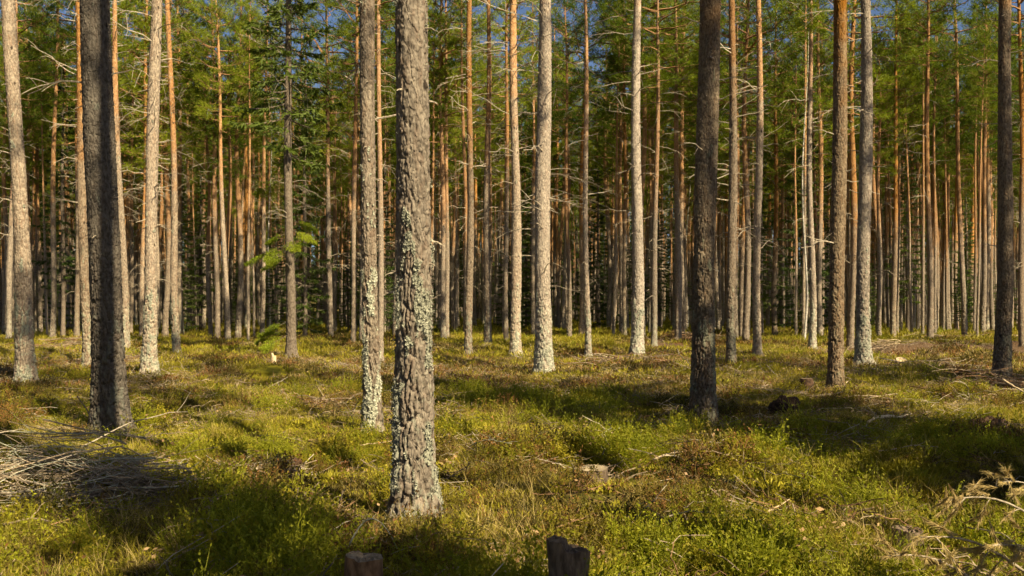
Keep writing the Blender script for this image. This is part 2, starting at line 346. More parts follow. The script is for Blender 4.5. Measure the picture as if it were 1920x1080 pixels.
def dead_branches(seed, h=19., lo=2.2, hi=11.5, n=34):
    r = np.random.default_rng(seed); mb = MB()
    for i in range(n):
        z = lo+(hi-lo)*r.random()**.8; big = (z-lo)/(hi-lo)
        L = r.uniform(.08, .35) if r.random() < .5-.3*big else r.uniform(.4, 1.0+.7*big)
        dead_branch_mb(mb, r, L, .006+.006*L, r.uniform(0, 6.28), z, .15*(1-.75*z/h)*.9, forks=0 if L < .35 else r.integers(2, 5))
    return mb.mesh('dead_branches', M['dead'])

def trunk_np(seed, h, r0, zs, nseg, amp=1.0, wob=.04, lich=0.0, flare=.5):
    """scaly pine trunk: cracked plates low down, loose flakes higher up; returns vertices, quads, attributes"""
    sd = seed*17; th = np.arange(nseg)*2*np.pi/nseg; Z, T = np.meshgrid(zs, th, indexing='ij')
    rad = r0*(1.0-.78*np.clip(Z/h, 0, 1)**1.5)*(1+.10*np.exp(-np.clip(Z, 0, 9)/.8))
    lob = .5+.5*np.sin(T*3+seed)+.35*np.sin(T*5+seed*2.3)
    rad = rad+r0*flare*(np.exp(-np.clip(Z+.02, 0, 9)/.11)*(.3+.9*lob)+.45*np.exp(-np.clip(Z, 0, 9)/.4))
    rad = rad*(1+.05*np.sin(T*2+Z*.8+seed)+.05*(vnoise(T/6.2832*4, Z*1.3, sd+3, 4)-.5)*2)
    circ = 2*np.pi*r0; nu = max(6, int(round(circ/.042))); u = T/(2*np.pi)
    wz = Z+.05*(vnoise(u*nu*2, Z*14, sd+5, nu*2)-.5)+.025*(vnoise(u*nu*5, Z*40, sd+15, nu*5)-.5)
    wu = u*nu+.7*(vnoise(u*nu, Z*9, sd+6, nu)-.5)+.35*(vnoise(u*nu*3, Z*30, sd+16, nu*3)-.5)
    wu = np.mod(wu, nu)
    f1, f2, cid, du, dv = worley(wu, wz/.26, nu, sd)
    low = 1-sstep(.8, 3.6, Z)
    crack = 1-sstep(.0, .20+.14*vnoise(u*nu*2, Z*8, sd+7, nu*2), f2-f1)
    nf = max(10, int(round(circ/.017))); fu = np.mod(u*nf+.6*(vnoise(u*nf, Z*26, sd+8, nf)-.5), nf)
    g1, g2, gid, gu, gv = worley(fu, wz/.066, nf, sd+20)
    disp = -.023*crack*(.10+.90*low)+.005*(cid-.5)*low+.006*(du*(cid-.5)-dv*.6*hsh(np.floor(cid*9999), np.zeros_like(cid), 3))*low + (.0060*(gid-.5)+.0065*np.clip(-gv, -.6, .6)*(.4+gid) - .003*(1-sstep(.02, .12, g2-g1)))*.72
    disp += .006*(vnoise(u*nf*2, Z*60, sd+9, nf*2)-.5)
    lm = vnoise(u*10, Z*3.2, sd+31, 10)*.5+vnoise(u*30, Z*9, sd+33, 30)*.32+vnoise(u*80, Z*26, sd+35, 80)*.18
    side = .5-.5*np.cos(T-math.radians(258))            # lichen keeps to the side turned to the viewer's left
    side = np.where(np.isfinite(side), 1-side, 0)
    lw = lich*(1-sstep(2.2, 4.5, Z)*.75)
    li = sstep(.68, .72, lm+.07*lw+.14*(side-.5)-.17*sstep(1.5, 2.4, Z))*min(1, lich*2)
    disp = disp+.008*li*(.4+vnoise(u*nf*3, Z*90, sd+41, nf*3))
    rad = rad+disp*amp*min(1.6, .8+r0*4)
    ax = wob*np.sin(Z*.55+seed)*np.clip(Z/2, 0, 1); ay = wob*np.cos(Z*.43+seed*2)*np.clip(Z/2, 0, 1)
    V = np.stack([rad*np.cos(T)+ax, rad*np.sin(T)+ay, Z], -1).reshape(-1, 3)
    n = len(zs); i = np.arange(n-1)[:, None]*nseg; j = np.arange(nseg)[None]; k = (j+1) % nseg
    F = np.stack([i+j, i+k, i+nseg+k, i+nseg+j], -1).reshape(-1, 4)
    return V, F, {'plate': (cid*.5+gid*.5).ravel(), 'lichen': li.ravel()}, Z

PC = [pine_crown(100+i, 19.0, b, w, nl, dn) for i, (b, w, nl, dn) in enumerate([(10.2, 1.9, 42, .9), (11.0, 1.7, 38, 1.0), (9.0, 2.1, 46, .8), (11.6, 2.0, 36, 1.0), (9.8, 1.6, 44, .85), (8.2, 1.8, 48, .75)])]
PH = [pine_crown(150+i, 19.0, 12.6+.5*i, 1.15, 26, .8) for i in range(3)]
DB = [dead_branches(200+i, n=n) for i, n in enumerate([52, 64, 46, 72, 58])]
SPC = [spruce_crown(300, 15, 1.2, 2.0), spruce_crown(301, 15, 2.6, 1.8), spruce_crown(302, 15, .5, 2.2, 105)]
SPT = spruce_crown(310, 15, 5.5, 1.7, 80)
SPD = spruce_crown(330, 15, 1.5, 1.7, 190, dens=2.4)
SAP = spruce_crown(340, 15, .4, 2.3, 80, 'bough')
BC = [birch_crown(320), birch_crown(321)]
TV = []
for i in range(6):
    V, F, A, _ = trunk_np(40+i, 19., .15, np.concatenate([np.arange(-.3, 2, .05), np.arange(2, 19.01, .11)]), 16, 1.0, .05 if i else .09)
    TV.append(mesh_np('pine_trunk', V, F, M['bark'], True, A))
V, F, A, _ = trunk_np(60, 15., .13, np.concatenate([np.arange(-.3, 2, .06), np.arange(2, 15.01, .14)]), 14, .6, .03); STV = mesh_np('spruce_trunk', V, F, M['sbark'], True)
BTV = []
for i in range(2):
    V, F, A, _ = trunk_np(64+i, 13., .06, np.arange(-.3, 13.01, .12), 10, .2, .14); BTV.append(mesh_np('birch_trunk', V, F, M['birch'], True))

def lean_rot(dx, dy, h=1.0):
    """rotation that tips a vertical axis by dx, dy per metre"""
    return Vector((0, 0, 1)).rotation_difference(Vector((dx, dy, 1)).normalized()).to_euler()
placed = []       # (x, y) of every trunk
LIT = []          # trunks that stand in the sun
def blocks(x, y):
    for a, b in LIT:
        vx, vy = x-a, y-b; t = vx*math.sin(SUN_AZ)-vy*math.cos(SUN_AZ); lat = abs(vx*math.cos(SUN_AZ)+vy*math.sin(SUN_AZ))
        if 6 < t < 22 and lat < 2.1 or 0 < t <= 6 and lat < .35: return True
    return False
def pine(X, Y, dia, height, lean=(0, 0), label=None, group=None, orange=4.0, lich=.5, tv=None, crown=None, db=None, spin=None, name='pine_tree', r=rng):
    root = link(name, None, None, (X, Y, gz1(X, Y)-.03)); root.empty_display_size = .3
    spin = r.uniform(0, 6.28) if spin is None else spin
    root.rotation_euler = (Matrix.Rotation(0, 3, 'Z') @ lean_rot(*lean).to_matrix() @ Matrix.Rotation(spin, 3, 'Z')).to_euler()
    tag(root, label, 'tree', group)
    sr = dia/.30; sh = height/19.
    t = link('trunk', TV[r.integers(len(TV))] if tv is None else tv, root, scl=(sr, sr, sh) if tv is None else None); t['orange_start'] = float(orange); t['lichen_amount'] = float(lich); t['bark_tone_shade'] = float(r.uniform(.7, 1.15)); t['bark_warmth'] = float(r.uniform(.85, 1.2))
    cw = np.clip(.85+.4*sr, 1.0, 1.5)
    c = link('crown', PC[r.integers(len(PC))] if crown is None else PC[crown], root, scl=(cw, cw, sh))
    if db is not False:
        d = link('dead_branches', DB[r.integers(len(DB))], root, scl=(sr, sr, sh)); d['kind'] = 'stuff'
    placed.append((X, Y)); return root

# individual dead branches and stubs for the trees near enough to tell them apart
STUB = []
for i in range(8):
    r = np.random.default_rng(500+i); mb = MB(); L = [.10, .16, .28, .45, .7, .95, .22, .6][i]
    dead_branch_mb(mb, r, L, .010+.008*L, 0, 0, 0, seg=5, forks=[0, 0, 1, 2, 4, 5, 0, 3][i], up=[.1, .3, .2, .35, .1, .3, -.3, -.2][i]); STUB.append(mb.mesh('dead_branch', M['dead']))

# tree table: base x, base y, top x (photograph row 0), trunk width near the base in pixels, orange start, lichen, height, short reference, label
NEAR = [
 (775, 962, 770, 66, 7.0, 1.0, 17.5, 'the thick foreground pine', 'thick foreground pine with scaly bark and pale lichen, nearest the viewer'),
 (208, 806, 181, 58, 9.0, .45, 20, 'the dark leaning pine', 'thick dark pine on the left, its trunk in shade, leaning left'),
 (698, 800, 690, 30, 4.2, .95, 18, 'the lichen-speckled pine', 'slim lichen-speckled pine just left of the thick foreground pine'),
 (1318, 785, 1329, 42, 4.6, .5, 19, 'the dark rough pine', 'dark rough-barked pine right of centre, orange only at its top'),
 (1567, 731, 1574, 28, 5.0, .15, 19, 'the reddish scaly pine', 'reddish brown scaly pine at right, in front of a dark patch'),
 (48, 713, 21, 29, 9.5, .55, 19, 'the left-edge pine', 'pale sunlit pine near the left edge, leaning left'),
 (1878, 709, 1889, 27, 7.0, .3, 19, 'the right-edge pine', 'dark shaded pine by the right edge'),
 (279, 698, 293, 24, 8.5, .8, 19, 'the right-leaning pine', 'pale straight pine leaning slightly right, beside the dark leaning pine'),
 (1020, 697, 1020, 31, 9.0, .95, 19, 'the central pine', 'stout lichen-grey pine in the centre, sunlit to the ground'),
 (1619, 681, 1622, 25, 10.0, 1.0, 19, 'the lichen-footed pine', 'grey pine with a bright lichen-crusted base, right of the reddish scaly pine'),
 (1371, 681, 1374, 17, 6.0, .4, 18, 'the thin dark pine', 'thin dark pine just right of the dark rough pine'),
 (967, 671, 964, 19, 6.5, .7, 18, 'the bright cream pine', 'bright cream-coloured pine left of the lichen-grey central pine'),
 (1194, 669, 1195, 22, 10.0, .9, 18, 'the straight silver pine', 'straight silver-grey pine right of centre'),
 (546, 671, 540, 17, 9.0, .6, 17, 'the dark spruce', ''),
 (1103, 669, 1096, 11, 5.5, .7, 16, 'the knobbly thin pine', 'thin knobbly pine with many stubs left of the straight silver pine'),
 (1420, 668, 1422, 15, 6.5, .3, 18, 'the pale even pine', 'pale even-coloured pine beside a flat pale stump'),
 (332, 666, 315, 13, 4.5, .8, 18, 'the slender left pine', 'slender pine with orange top and pale lichened foot, left'),
 (878, 663, 882, 14, 5.0, .6, 18, 'the brown straight pine', 'brown straight pine midway between the foreground and central pines'),
 (235, 656, 213, 14, 6.0, .6, 18, 'the pale pine behind the dark one', 'pale pine half hidden behind the dark leaning pine'),
 (1523, 654, 1519, 12, 8.0, .9, 17, 'the pale slim pine', 'pale slim pine standing beside a crooked birch'),
 (914, 656, 915, 13, 5.5, .6, 18, 'the dusky straight pine', 'dusky straight pine left of the bright cream pine'),
 (165, 690, 146, 17, 4.2, .5, 19, '', 'orange pine peeping out left of the dark leaning pine'),
]
MID = [
 (1226, 650, 1235, 11, 5.0, .8, 18, 'dark-topped pine with lichened foot right of the straight silver pine'),
 (1148, 629, 1178, 9, 4.5, .4, 17, 'thin pine leaning right, just left of the straight silver pine'),
 (1172, 636, 1170, 8, 4.5, .8, 18, 'thin pine close behind the straight silver pine on its left'),
 (1090, 636, 1097, 11, 3.5, .2, 18, 'red-brown pine directly behind the knobbly thin pine'),
 (832, 642, 826, 10, 4.0, .6, 18, 'orange twin-stemmed looking pine right behind the thick foreground pine'),
 (838, 640, 836, 9, 4.0, .4, 18, 'second orange pine just right of the thick foreground pine'),
 (714, 682, 710, 11, 4.0, .2, 17, 'orange pine tucked behind the slim lichen-speckled pine'),
 (408, 640, 398, 10, 4.5, .1, 18, 'bright orange-topped pine with a dark foot, between left pines'),
 (620, 638, 611, 10, 6.0, .3, 18, 'dark slim pine right of the dark spruce'),
 (628, 622, 623, 9, 3.0, .3, 18, 'orange sunlit pine close right of the dark slim pine'),
 (452, 618, 442, 9, 3.5, .2, 18, 'dark-orange pine left of the spruce bough'),
 (1595, 655, 1602, 13, 3.0, .2, 18, 'shaded orange pine hidden between the two stout right pines'),
 (1453, 634, 1455, 10, 3.5, .2, 18, 'dark-footed pine behind the pale even pine'),
 (1390, 640, 1398, 9, 3.5, .3, 18, 'orange-brown pine between the thin dark pine and pale even pine'),
 (1675, 637, 1682, 10, 3.5, .5, 18, 'orange pine right of the lichen-based pine, lit on one side'),
 (1768, 622, 1776, 10, 3.2, .6, 18, 'mottled orange pine behind the bare rutted soil'),
 (1850, 631, 1855, 10, 8.0, .7, 18, 'pale pine with dead side twigs left of the dark right-edge pine'),
 (1726, 618, 1722, 8, 4.0, .6, 18, 'grey-footed slim pine beyond the rutted soil, left one'),
 (1822, 616, 1825, 9, 3.6, .5, 18, 'slim pine beyond the rutted soil, right one'),
 (1917, 655, 1913, 11, 5.0, .4, 18, 'shaded pine cut off by the right edge of the view'),
 (1265, 627, 1271, 8, 7.0, .8, 18, 'pale slim pine touching the thin white birches'),
 (1064, 623, 1063, 9, 4.0, .4, 18, 'brown slim pine right of the lichen-grey central pine'),
 (1046, 624, 1043, 7, 3.0, .2, 18, 'very thin dark pine right of the lichen-grey central pine'),
 (236, 622, 232, 12, 3.0, .4, 19, 'orange pine between the dark leaning pine and the pale right-leaning pine'),
 (268, 640, 276, 12, 3.5, .2, 18, 'dark orange pine hugging the pale right-leaning pine'),
 (310, 640, 316, 11, 3.5, .1, 18, 'dark shaded pine between two pale left pines'),
 (90, 612, 60, 9, 3.2, .3, 18, 'orange thin pine right of the pale left-edge pine'),
 (-2, 625, -20, 11, 3.2, .3, 18, 'brown pine cut off by the left edge of the view'),
]
TONE = {0: (.66, .82), 1: (.36, .7), 2: (.70, .95), 3: (.55, 1.15), 4: (.6, 1.35), 5: (1.05, 1.0), 6: (.55, 1.15), 7: (1.12, .95), 8: (1.1, .8), 9: (.85, .8), 10: (.6, 1.05), 11: (1.15, 1.0), 12: (1.15, .75), 14: (1.0, .95), 15: (1.0, 1.0), 16: (.95, 1.05), 17: (.7, 1.1), 18: (1.0, 1.0), 19: (1.0, .9), 20: (.7, 1.05), 21: (.8, 1.15)}   # bark brightness and warmth of the near trees, some darkened to paint in shade
def px_lean(xb, xt, Y):
    return ((xt-xb)/F0*Y)/(CAMZ+HZ/F0*Y)
def label_gap(x, refs):
    xs = [q[0] for q in refs]
    for (xa, a), (xb_, b) in zip(refs[:-1], refs[1:]):
        if xa <= x < xb_: return f'between {a} and {b}'
    return f'left of {refs[0][1]}' if x < xs[0] else f'right of {refs[-1][1]}'

for k, (xb, yb, xt, wb, og, li, h, ref, lab) in enumerate(NEAR):
    X, Y = G(xb, yb, .10 if yb > 690 else .07); dia = wb*Y/F0; r0 = dia/2; r = np.random.default_rng(900+k)      # the foot is seen where the low plants end
    vis = CAMZ+HZ/F0*Y+.6; st = max(.007, .62*Y/887); ns = int(np.clip(2*np.pi*r0/(st*1.0), 26, 130))
    zs = np.concatenate([np.arange(-.25, vis, st), np.arange(vis, h, .3), [h]])
    spruce = ref == 'the dark spruce'
    V, F, A, Z = trunk_np(k+1, h, r0, zs, ns, 1.0 if not spruce else .6, .012*Y/10+.01, (li if Y < 25 else li*.6)*.85, .85)
    root = link('spruce_tree' if spruce else 'pine_tree', None, None, (X, Y, gz1(X, Y)-.04)); root.rotation_euler = lean_rot(px_lean(xb, xt, Y), r.normal(0, .004))
    tag(root, 'dark spruce trunk with bright sunlit boughs, left of centre' if spruce else lab, 'tree')
    t = link('trunk', mesh_np('trunk', V, F, M['sbark'] if spruce else M['bark'], True, A), root); t['orange_start'] = float(og); t['lichen_amount'] = float(li*.8 if Y > 15 else li*.3)
    t['bark_tone_shade'] = TONE.get(k, (1, 1))[0]; t['bark_warmth'] = TONE.get(k, (1, 1))[1]
    if spruce: link('crown', SPT, root, scl=(1.15, 1.15, 17/15.))
    else: link('crown', PH[k % 3], root, rot=(0, 0, r.uniform(0, 6)), scl=({0: .7, 1: .7, 4: .6, 6: .7}.get(k, .95),)*2+(h/19.,))
    placed.append((X, Y))
    nb = int(np.clip(6+vis*1.3, 9, 18))
    for q in range(nb):
        z = r.uniform(.25, 1)**.8*vis; az = r.uniform(0, 6.28) if q % 3 else r.choice([0.1, 3.0])+r.normal(0, .4)
        m = STUB[r.choice(8, p=[.2, .2, .16, .12, .07, .05, .14, .06])] if z > 2.2 else STUB[r.choice([0, 1, 6])]
        if Y < 14 and z < 3: m = STUB[r.choice([0, 1])]
        rr = r0*(1-.8*(z/h)**1.15)*.93; sc = .8 if Y < 20 else 1.15
        link('dead_branch', m, root, (rr*math.cos(az), rr*math.sin(az), z), (0, 0, az), (sc, sc, sc))
    if Y > 20:
        d = link('dead_branches', DB[k % len(DB)], root, scl=(dia/.3, dia/.3, 1)); d['kind'] = 'stuff'
    if li > .5 and Y < 32 and not spruce:                 # crusts of leafy lichen standing off the bark
        lv = np.nonzero((A['lichen'] > .55) & (V[:, 2] > -.02) & (V[:, 2] < vis))[0]
        n = min(len(lv), 2400 if Y < 9 else 1000)
        if n > 20:
            P = V[r.choice(lv, n, replace=False)]; o = P.copy(); o[:, 2] = 0; o = nrm(o); S = nrm(np.cross(o, [0, 0, 1.])); U = np.array([0, 0, 1.]); rd = r.uniform(.004, .011, n)*(1 if Y < 9 else 1.7)
            C = P+o*.004; ring = []
            for q in range(5):
                a = q*1.2566+r.uniform(-.4, .4, n); e = rd*r.uniform(.5, 1.3, n)
                ring.append(C+S*(np.cos(a)*e)[:, None]+U*(np.sin(a)*e)[:, None]+o*r.uniform(-.002, .011, n)[:, None])
            VV = np.stack([C]+ring, 1).reshape(-1, 3); b = np.arange(n)[:, None]*6
            FF = np.concatenate([b+np.array([[0, 1+q, 1+(q+1) % 5]]) for q in range(5)])
            lo = link('lichen', mesh_np('lichen', VV, FF, M['lichen']), root); lo['kind'] = 'stuff'
    if k in (0, 2, 5, 7, 8, 11, 12, 14, 15, 16, 18, 19): LIT.append((X, Y))
    if spruce: spruce_root = root

for k, (xb, yb, xt, wb, og, li, h, lab) in enumerate(MID):
    X, Y = G(xb, yb); pine(X, Y, wb*Y/F0, h+rng.uniform(-1, 1), (px_lean(xb, xt, Y), 0), lab, None, og, li)

# spruce boughs that catch the sun on the spruce
def bough(seed, L, mat):
    r = np.random.default_rng(seed); mb = MB(); s = np.linspace(0, 1, 8); P = np.zeros((8, 3)); P[:, 0] = s*L; P[:, 2] = L*(-.12*s-.10*s**2); mb.tube(P, np.linspace(.012, .003, 8), 4)
    for i in range(26):
        a = r.uniform(.25, 1); B = np.array([np.interp(a, s, P[:, k]) for k in range(3)]); sg = 1 if i % 2 else -1
        l = L*.42*(1.1-a)+.10; d = nrm([.7, .75*sg, r.uniform(-.35, .1)]); q = np.linspace(0, 1, 4)[:, None]; T = B+d*q*l; T[:, 2] -= .15*l*q[:, 0]**2
        mb.tube(T, .0025, 3); n = 60; u = r.uniform(0, 1, n); Q = np.stack([np.interp(u, q[:, 0], T[:, k]) for k in range(3)], -1)
        mb.blades(Q+r.normal(0, .03, (n, 3)), d+r.normal(0, .8, (n, 3)), r.uniform(.035, .07, n), .03, r, 1)
    return mb.mesh('bough', [M['sbark'], mat])
BG = [bough(700, 1.6, M['bough']), bough(701, 1.2, M['bough']), bough(702, 1.2, M['bough'])]
for m, z, az, sc in ((0, 3.55, 3.5, 1.0), (1, 3.4, 4.3, 1.0), (2, 4.0, -.5, .95), (1, 3.7, -1.2, .9), (0, 5.6, 2.7, .9), (2, 3.2, 3.0, .9), (1, 3.9, 3.9, .8), (2, 4.3, .2, .8), (2, 1.2, 3.6, 1.0), (0, 1.0, 3.1, .8), (1, .8, 4.0, 1.0)):
    link('bough', BG[m], spruce_root, (.1*math.cos(az), .1*math.sin(az), z), (.55*math.sin(z*7), .25, az), (sc*.78, sc*.78, sc*.78))

# birches
for k, (xb, yb, xt, wb, lab) in enumerate([(1281, 626, 1262, 5, 'thin white birch right of the straight silver pine, leaning left'), (1289, 620, 1292, 4.5, 'thinnest white birch, wavy stem, right of the leaning birch'),
        (1508, 641, 1512, 5, 'crooked pale birch close left of the pale slim pine'), (1352, 615, 1349, 4.5, 'far white birch behind the dark rough pine'), (1137, 606, 1137, 4, 'far pale birch left of the straight silver pine'), (505, 632, 508, 4, 'thin pale birch stem beside the spruce boughs')]):
    X, Y = G(xb, yb); root = link('birch_tree', None, None, (X, Y, gz1(X, Y)-.03)); root.rotation_euler = lean_rot(px_lean(xb, xt, Y), 0); tag(root, lab, 'tree', 'white-stemmed birches')
    sr = wb*Y/F0/.12*.8; link('trunk', BTV[k % 2], root, scl=(sr, sr, 1.05)); link('crown', BC[k % 2], root, scl=(1.1, 1.1, 1.05)); placed.append((X, Y))

# the stand behind: every pine its own tree
REFS = sorted([(n[0], n[7]) for n in NEAR if n[7] and n[7] not in ('the pale pine behind the dark one', 'the dusky straight pine', 'the brown straight pine', 'the pale slim pine', 'the thin dark pine', 'the knobbly thin pine', 'the slender left pine')])
def far_enough(X, Y, d):
    P = np.array(placed); return np.min(np.hypot(P[:, 0]-X, P[:, 1]-Y)) > d
rb = np.random.default_rng(77); cnt = 0; tries = 0
while cnt < 250 and tries < 9000:
    tries += 1
    Y = math.sqrt(rb.uniform(34**2, 98**2)); X = Y*rb.uniform(-.60, .60)
    if not far_enough(X, Y, 2.2 if Y > 55 else 2.9) or blocks(X, Y): continue
    px = 960+X/Y*F0
    if Y < 48 and 1560 < px < 1900 and rb.random() < .6: continue
    g = label_gap(px, REFS); far = Y > 62
    lab = ('thin far-off pine ' if far else 'slim mid-distance pine ')+g
    pine(X, Y, rb.uniform(.17, .31), rb.uniform(16.5, 20.5), (rb.normal(0, .012), rb.normal(0, .01)), lab, ('far pines ' if far else 'middle-distance pines ')+g, rb.uniform(2.4, 6.5), rb.uniform(0, .9), r=rb); cnt += 1
# spruces mixed in and closing the view
cs = 0; tries = 0
while cs < 135 and tries < 4000:
    tries += 1
    back = cs < 72
    Y = rb.uniform(88, 112) if back else rb.uniform(42, 85); X = Y*rb.uniform(-.62, .62)
    if not far_enough(X, Y, 1.7): continue
    sc = rb.uniform(.75, 1.15) if back else rb.uniform(.18, .8)
    g = label_gap(960+X/Y*F0, REFS)
    root = link('spruce_tree', None, None, (X, Y, gz1(X, Y)-.05), (0, 0, rb.uniform(0, 6)), (sc*1.15, sc*1.15, sc))
    tag(root, ('dark green spruce at the back ' if back else 'shaded understorey spruce ')+g, 'tree', ('back spruces ' if back else 'understorey spruces ')+g)
    t = link('trunk', STV, root); link('crown', SPC[rb.integers(3)], root); placed.append((X, Y)); cs += 1
# spruces that show singly
for xb, yb, h, w, lab in [(118, 640, 13.5, .8, 'dark drooping spruce rising behind the pale left-edge pine'), (742, 622, 5.5, .7, 'small bright spruce peeping out left of the thick foreground pine'), (1045, 612, 6, .8, 'small green spruce right of the lichen-grey central pine'),
                       (572, 640, 14, .8, 'dark tall spruce close right of the spruce with sunlit boughs'), (500, 622, 1.5, .9, 'knee-high bright spruce sapling beside the spruce boughs'), (152, 628, 4.2, .6, 'young spruce with one bright bough between the two left trunks')]:
    X, Y = G(xb, yb); root = link('spruce_tree' if h > 5 else 'spruce_sapling', None, None, (X, Y, gz1(X, Y)-.03), (0, 0, rng.uniform(0, 6)), (w*h/15*1.6 if h < 7 else w, w*h/15*1.6 if h < 7 else w, h/15.))
    tag(root, lab, 'tree'); link('trunk', STV, root); link('crown', SPC[int(xb) % 3] if h > 8 else SAP, root); placed.append((X, Y))

ORD = ['first', 'second', 'third', 'fourth', 'fifth', 'sixth', 'seventh', 'eighth', 'ninth', 'tenth', 'eleventh', 'twelfth']
byg = {}
for o in COL.objects:
    if o.parent is None and str(o.get('group', '')).startswith(('middle-distance', 'understorey')): byg.setdefault(o['group'], []).append(o)
for g, l in byg.items():
    if len(l) > 1:
        for i, o in enumerate(sorted(l, key=lambda o: o.location.x/o.location.y)[:12]): o['label'] = ORD[i]+' '+o['label'].replace(' between', ', from left, between')
# trees outside the view: two narrow spruces whose long shadows cross the foreground, unseen spruces and pines added to shade trunks and ground, and the rest of the stand
OFFP = []
def sunward(x, y, t): return x+t*math.sin(SUN_AZ), y-t*math.cos(SUN_AZ)
def shade(x, y, t):
    X, Y = sunward(x, y, t)
    if not (Y > 0 and abs(X)/Y < .62): OFFP.append((X, Y)); placed.append((X, Y))
for k, t in ((3, 14.0), (6, 15.0)): shade(*placed[k], t)
for px, py, t in ((620, 728, 16), (150, 745, 17), (420, 690, 18), (1120, 735, 18), (1450, 705, 17), (1250, 668, 18), (1700, 700, 17), (310, 742, 16.5)): shade(*G(px, py), t)
for (px, py), h, w, lab in (((815, 758), 16.5, 1.55, 'tall narrow spruce right of the view whose shadow crosses the foreground'), ((-70, 800), 14.5, .8, 'narrow spruce close right of the viewpoint whose shadow crosses the lower left'),
        ((610, 697), 18.5, 1.05, 'tall unseen spruce added right of the view whose shadow falls behind the slim lichen-speckled pine'), ((1320, 690), 18, 1.1, 'tall unseen spruce added right of the view whose shadow falls before the right-edge pine')):
    X, Y = sunward(*G(px, py), h/math.tan(SUN_EL)); root = link('spruce_tree', None, None, (X, Y, gz1(X, Y)-.05), (0, 0, 1.0), (w, w, h/15.)); tag(root, lab, 'tree')
    link('trunk', STV, root); link('crown', SPD, root); placed.append((X, Y))
c = 0; tries = 0
while c < 24 and tries < 3000:
    tries += 1; Y = rb.uniform(6, 85); X = Y*.62+rb.uniform(1, 22)
    if far_enough(X, Y, 3.2) and not blocks(X, Y): OFFP.append((X, Y)); placed.append((X, Y)); c += 1
c = 0
while c < 120:
    X = rb.uniform(-42, 30); Y = rb.uniform(-36, 30)
    if Y > 0 and X > -.66*Y-3 or Y <= 0 and X > -2.0-.80*Y or math.hypot(X, Y) < 3.5 or not far_enough(X, Y, 2.6): continue
    OFFP.append((X, Y)); placed.append((X, Y)); c += 1

# ------------------------------------------------------------------ ground cover, uncountable: one object for each kind
def scatter(name, label, cat, meshes, X, Y, idx, scl, tilt=.25, sink=.02, r=rng):
    src = bpy.data.collections.new(name+'_kinds')
    for i, m in enumerate(meshes): src.objects.link(bpy.data.objects.new(f'{name}_kind_{i:02d}', m))
    n = len(X); V = np.stack([X, Y, gz(X, Y)-sink], -1)
    me = bpy.data.meshes.new(name); me.vertices.add(n); me.vertices.foreach_set('co', V.astype(np.float32).ravel())
    a = me.attributes.new('spin', 'FLOAT_VECTOR', 'POINT'); a.data.foreach_set('vector', np.stack([r.normal(0, tilt, n), r.normal(0, tilt, n), r.uniform(0, 6.283, n)], -1).astype(np.float32).ravel())
    a = me.attributes.new('size', 'FLOAT', 'POINT'); a.data.foreach_set('value', scl.astype(np.float32))
    a = me.attributes.new('pick', 'INT', 'POINT'); a.data.foreach_set('value', idx.astype(np.int32))
    ob = link(name, me); tag(ob, label, cat, kind='stuff')
    ng = bpy.data.node_groups.new(name, 'GeometryNodeTree')
    ng.interface.new_socket('Geometry', in_out='INPUT', socket_type='NodeSocketGeometry'); ng.interface.new_socket('Geometry', in_out='OUTPUT', socket_type='NodeSocketGeometry')
    N = ng.nodes; gi_ = N.new('NodeGroupInput'); go = N.new('NodeGroupOutput'); ci = N.new('GeometryNodeCollectionInfo'); ip = N.new('GeometryNodeInstanceOnPoints')
    ci.inputs['Collection'].default_value = src; ci.inputs['Separate Children'].default_value = True; ci.inputs['Reset Children'].default_value = True
    def na(nm, t):
        q = N.new('GeometryNodeInputNamedAttribute'); q.data_type = t; q.inputs['Name'].default_value = nm; return q.outputs[0]
    Lk = ng.links.new
    Lk(gi_.outputs[0], ip.inputs['Points']); Lk(ci.outputs[0], ip.inputs['Instance']); ip.inputs['Pick Instance'].default_value = True
    Lk(na('pick', 'INT'), ip.inputs['Instance Index']); Lk(na('spin', 'FLOAT_VECTOR'), ip.inputs['Rotation']); Lk(na('size', 'FLOAT'), ip.inputs['Scale'])
    Lk(ip.outputs[0], go.inputs[0]); md = ob.modifiers.new('scatter', 'NODES'); md.node_group = ng
    return ob

def bilberry(seed, mat, stems=16, leafy=1.0, h=.20, spread=.11, stemmat=None, lw=(.010, .020)):
    r = np.random.default_rng(seed); mb = MB()
    LP = []; LD = []
    for i in range(stems):
        b = np.array([*r.normal(0, spread*.55, 2), -.02]); d = nrm([b[0]*2.6+r.normal(0, .25), b[1]*2.6+r.normal(0, .25), 1.]); L = h*r.uniform(.6, 1.25); s = np.linspace(0, 1, 4)[:, None]
        P = b+d*s*L+np.array([r.normal(0, .12), r.normal(0, .12), -.05])*L*s**2; mb.ribbon(P, np.linspace(.0035, .0018, 4), r.normal(size=3), 1)
        for k in range(4):
            a = r.uniform(.35, 1); B = np.array([np.interp(a, s[:, 0], P[:, q]) for q in range(3)]); td = nrm(d*.8+r.normal(0, .55, 3)); tl = L*r.uniform(.15, .4)
            mb.blades([B], [td], tl, .003, r, 1)
            n = int(r.integers(3, 7)*leafy); u = r.uniform(.2, 1.05, n)[:, None]; LP.append(B+td*tl*u); LD.append(td+r.normal(0, .7, (n, 3)))
    P = np.concatenate(LP); mb.leaves(P, np.concatenate(LD), r.uniform(*lw, len(P)), r.uniform(lw[0]*.55, lw[1]*.6, len(P)), r, 0)
    return mb.mesh('bilberry', [mat, stemmat or mat])
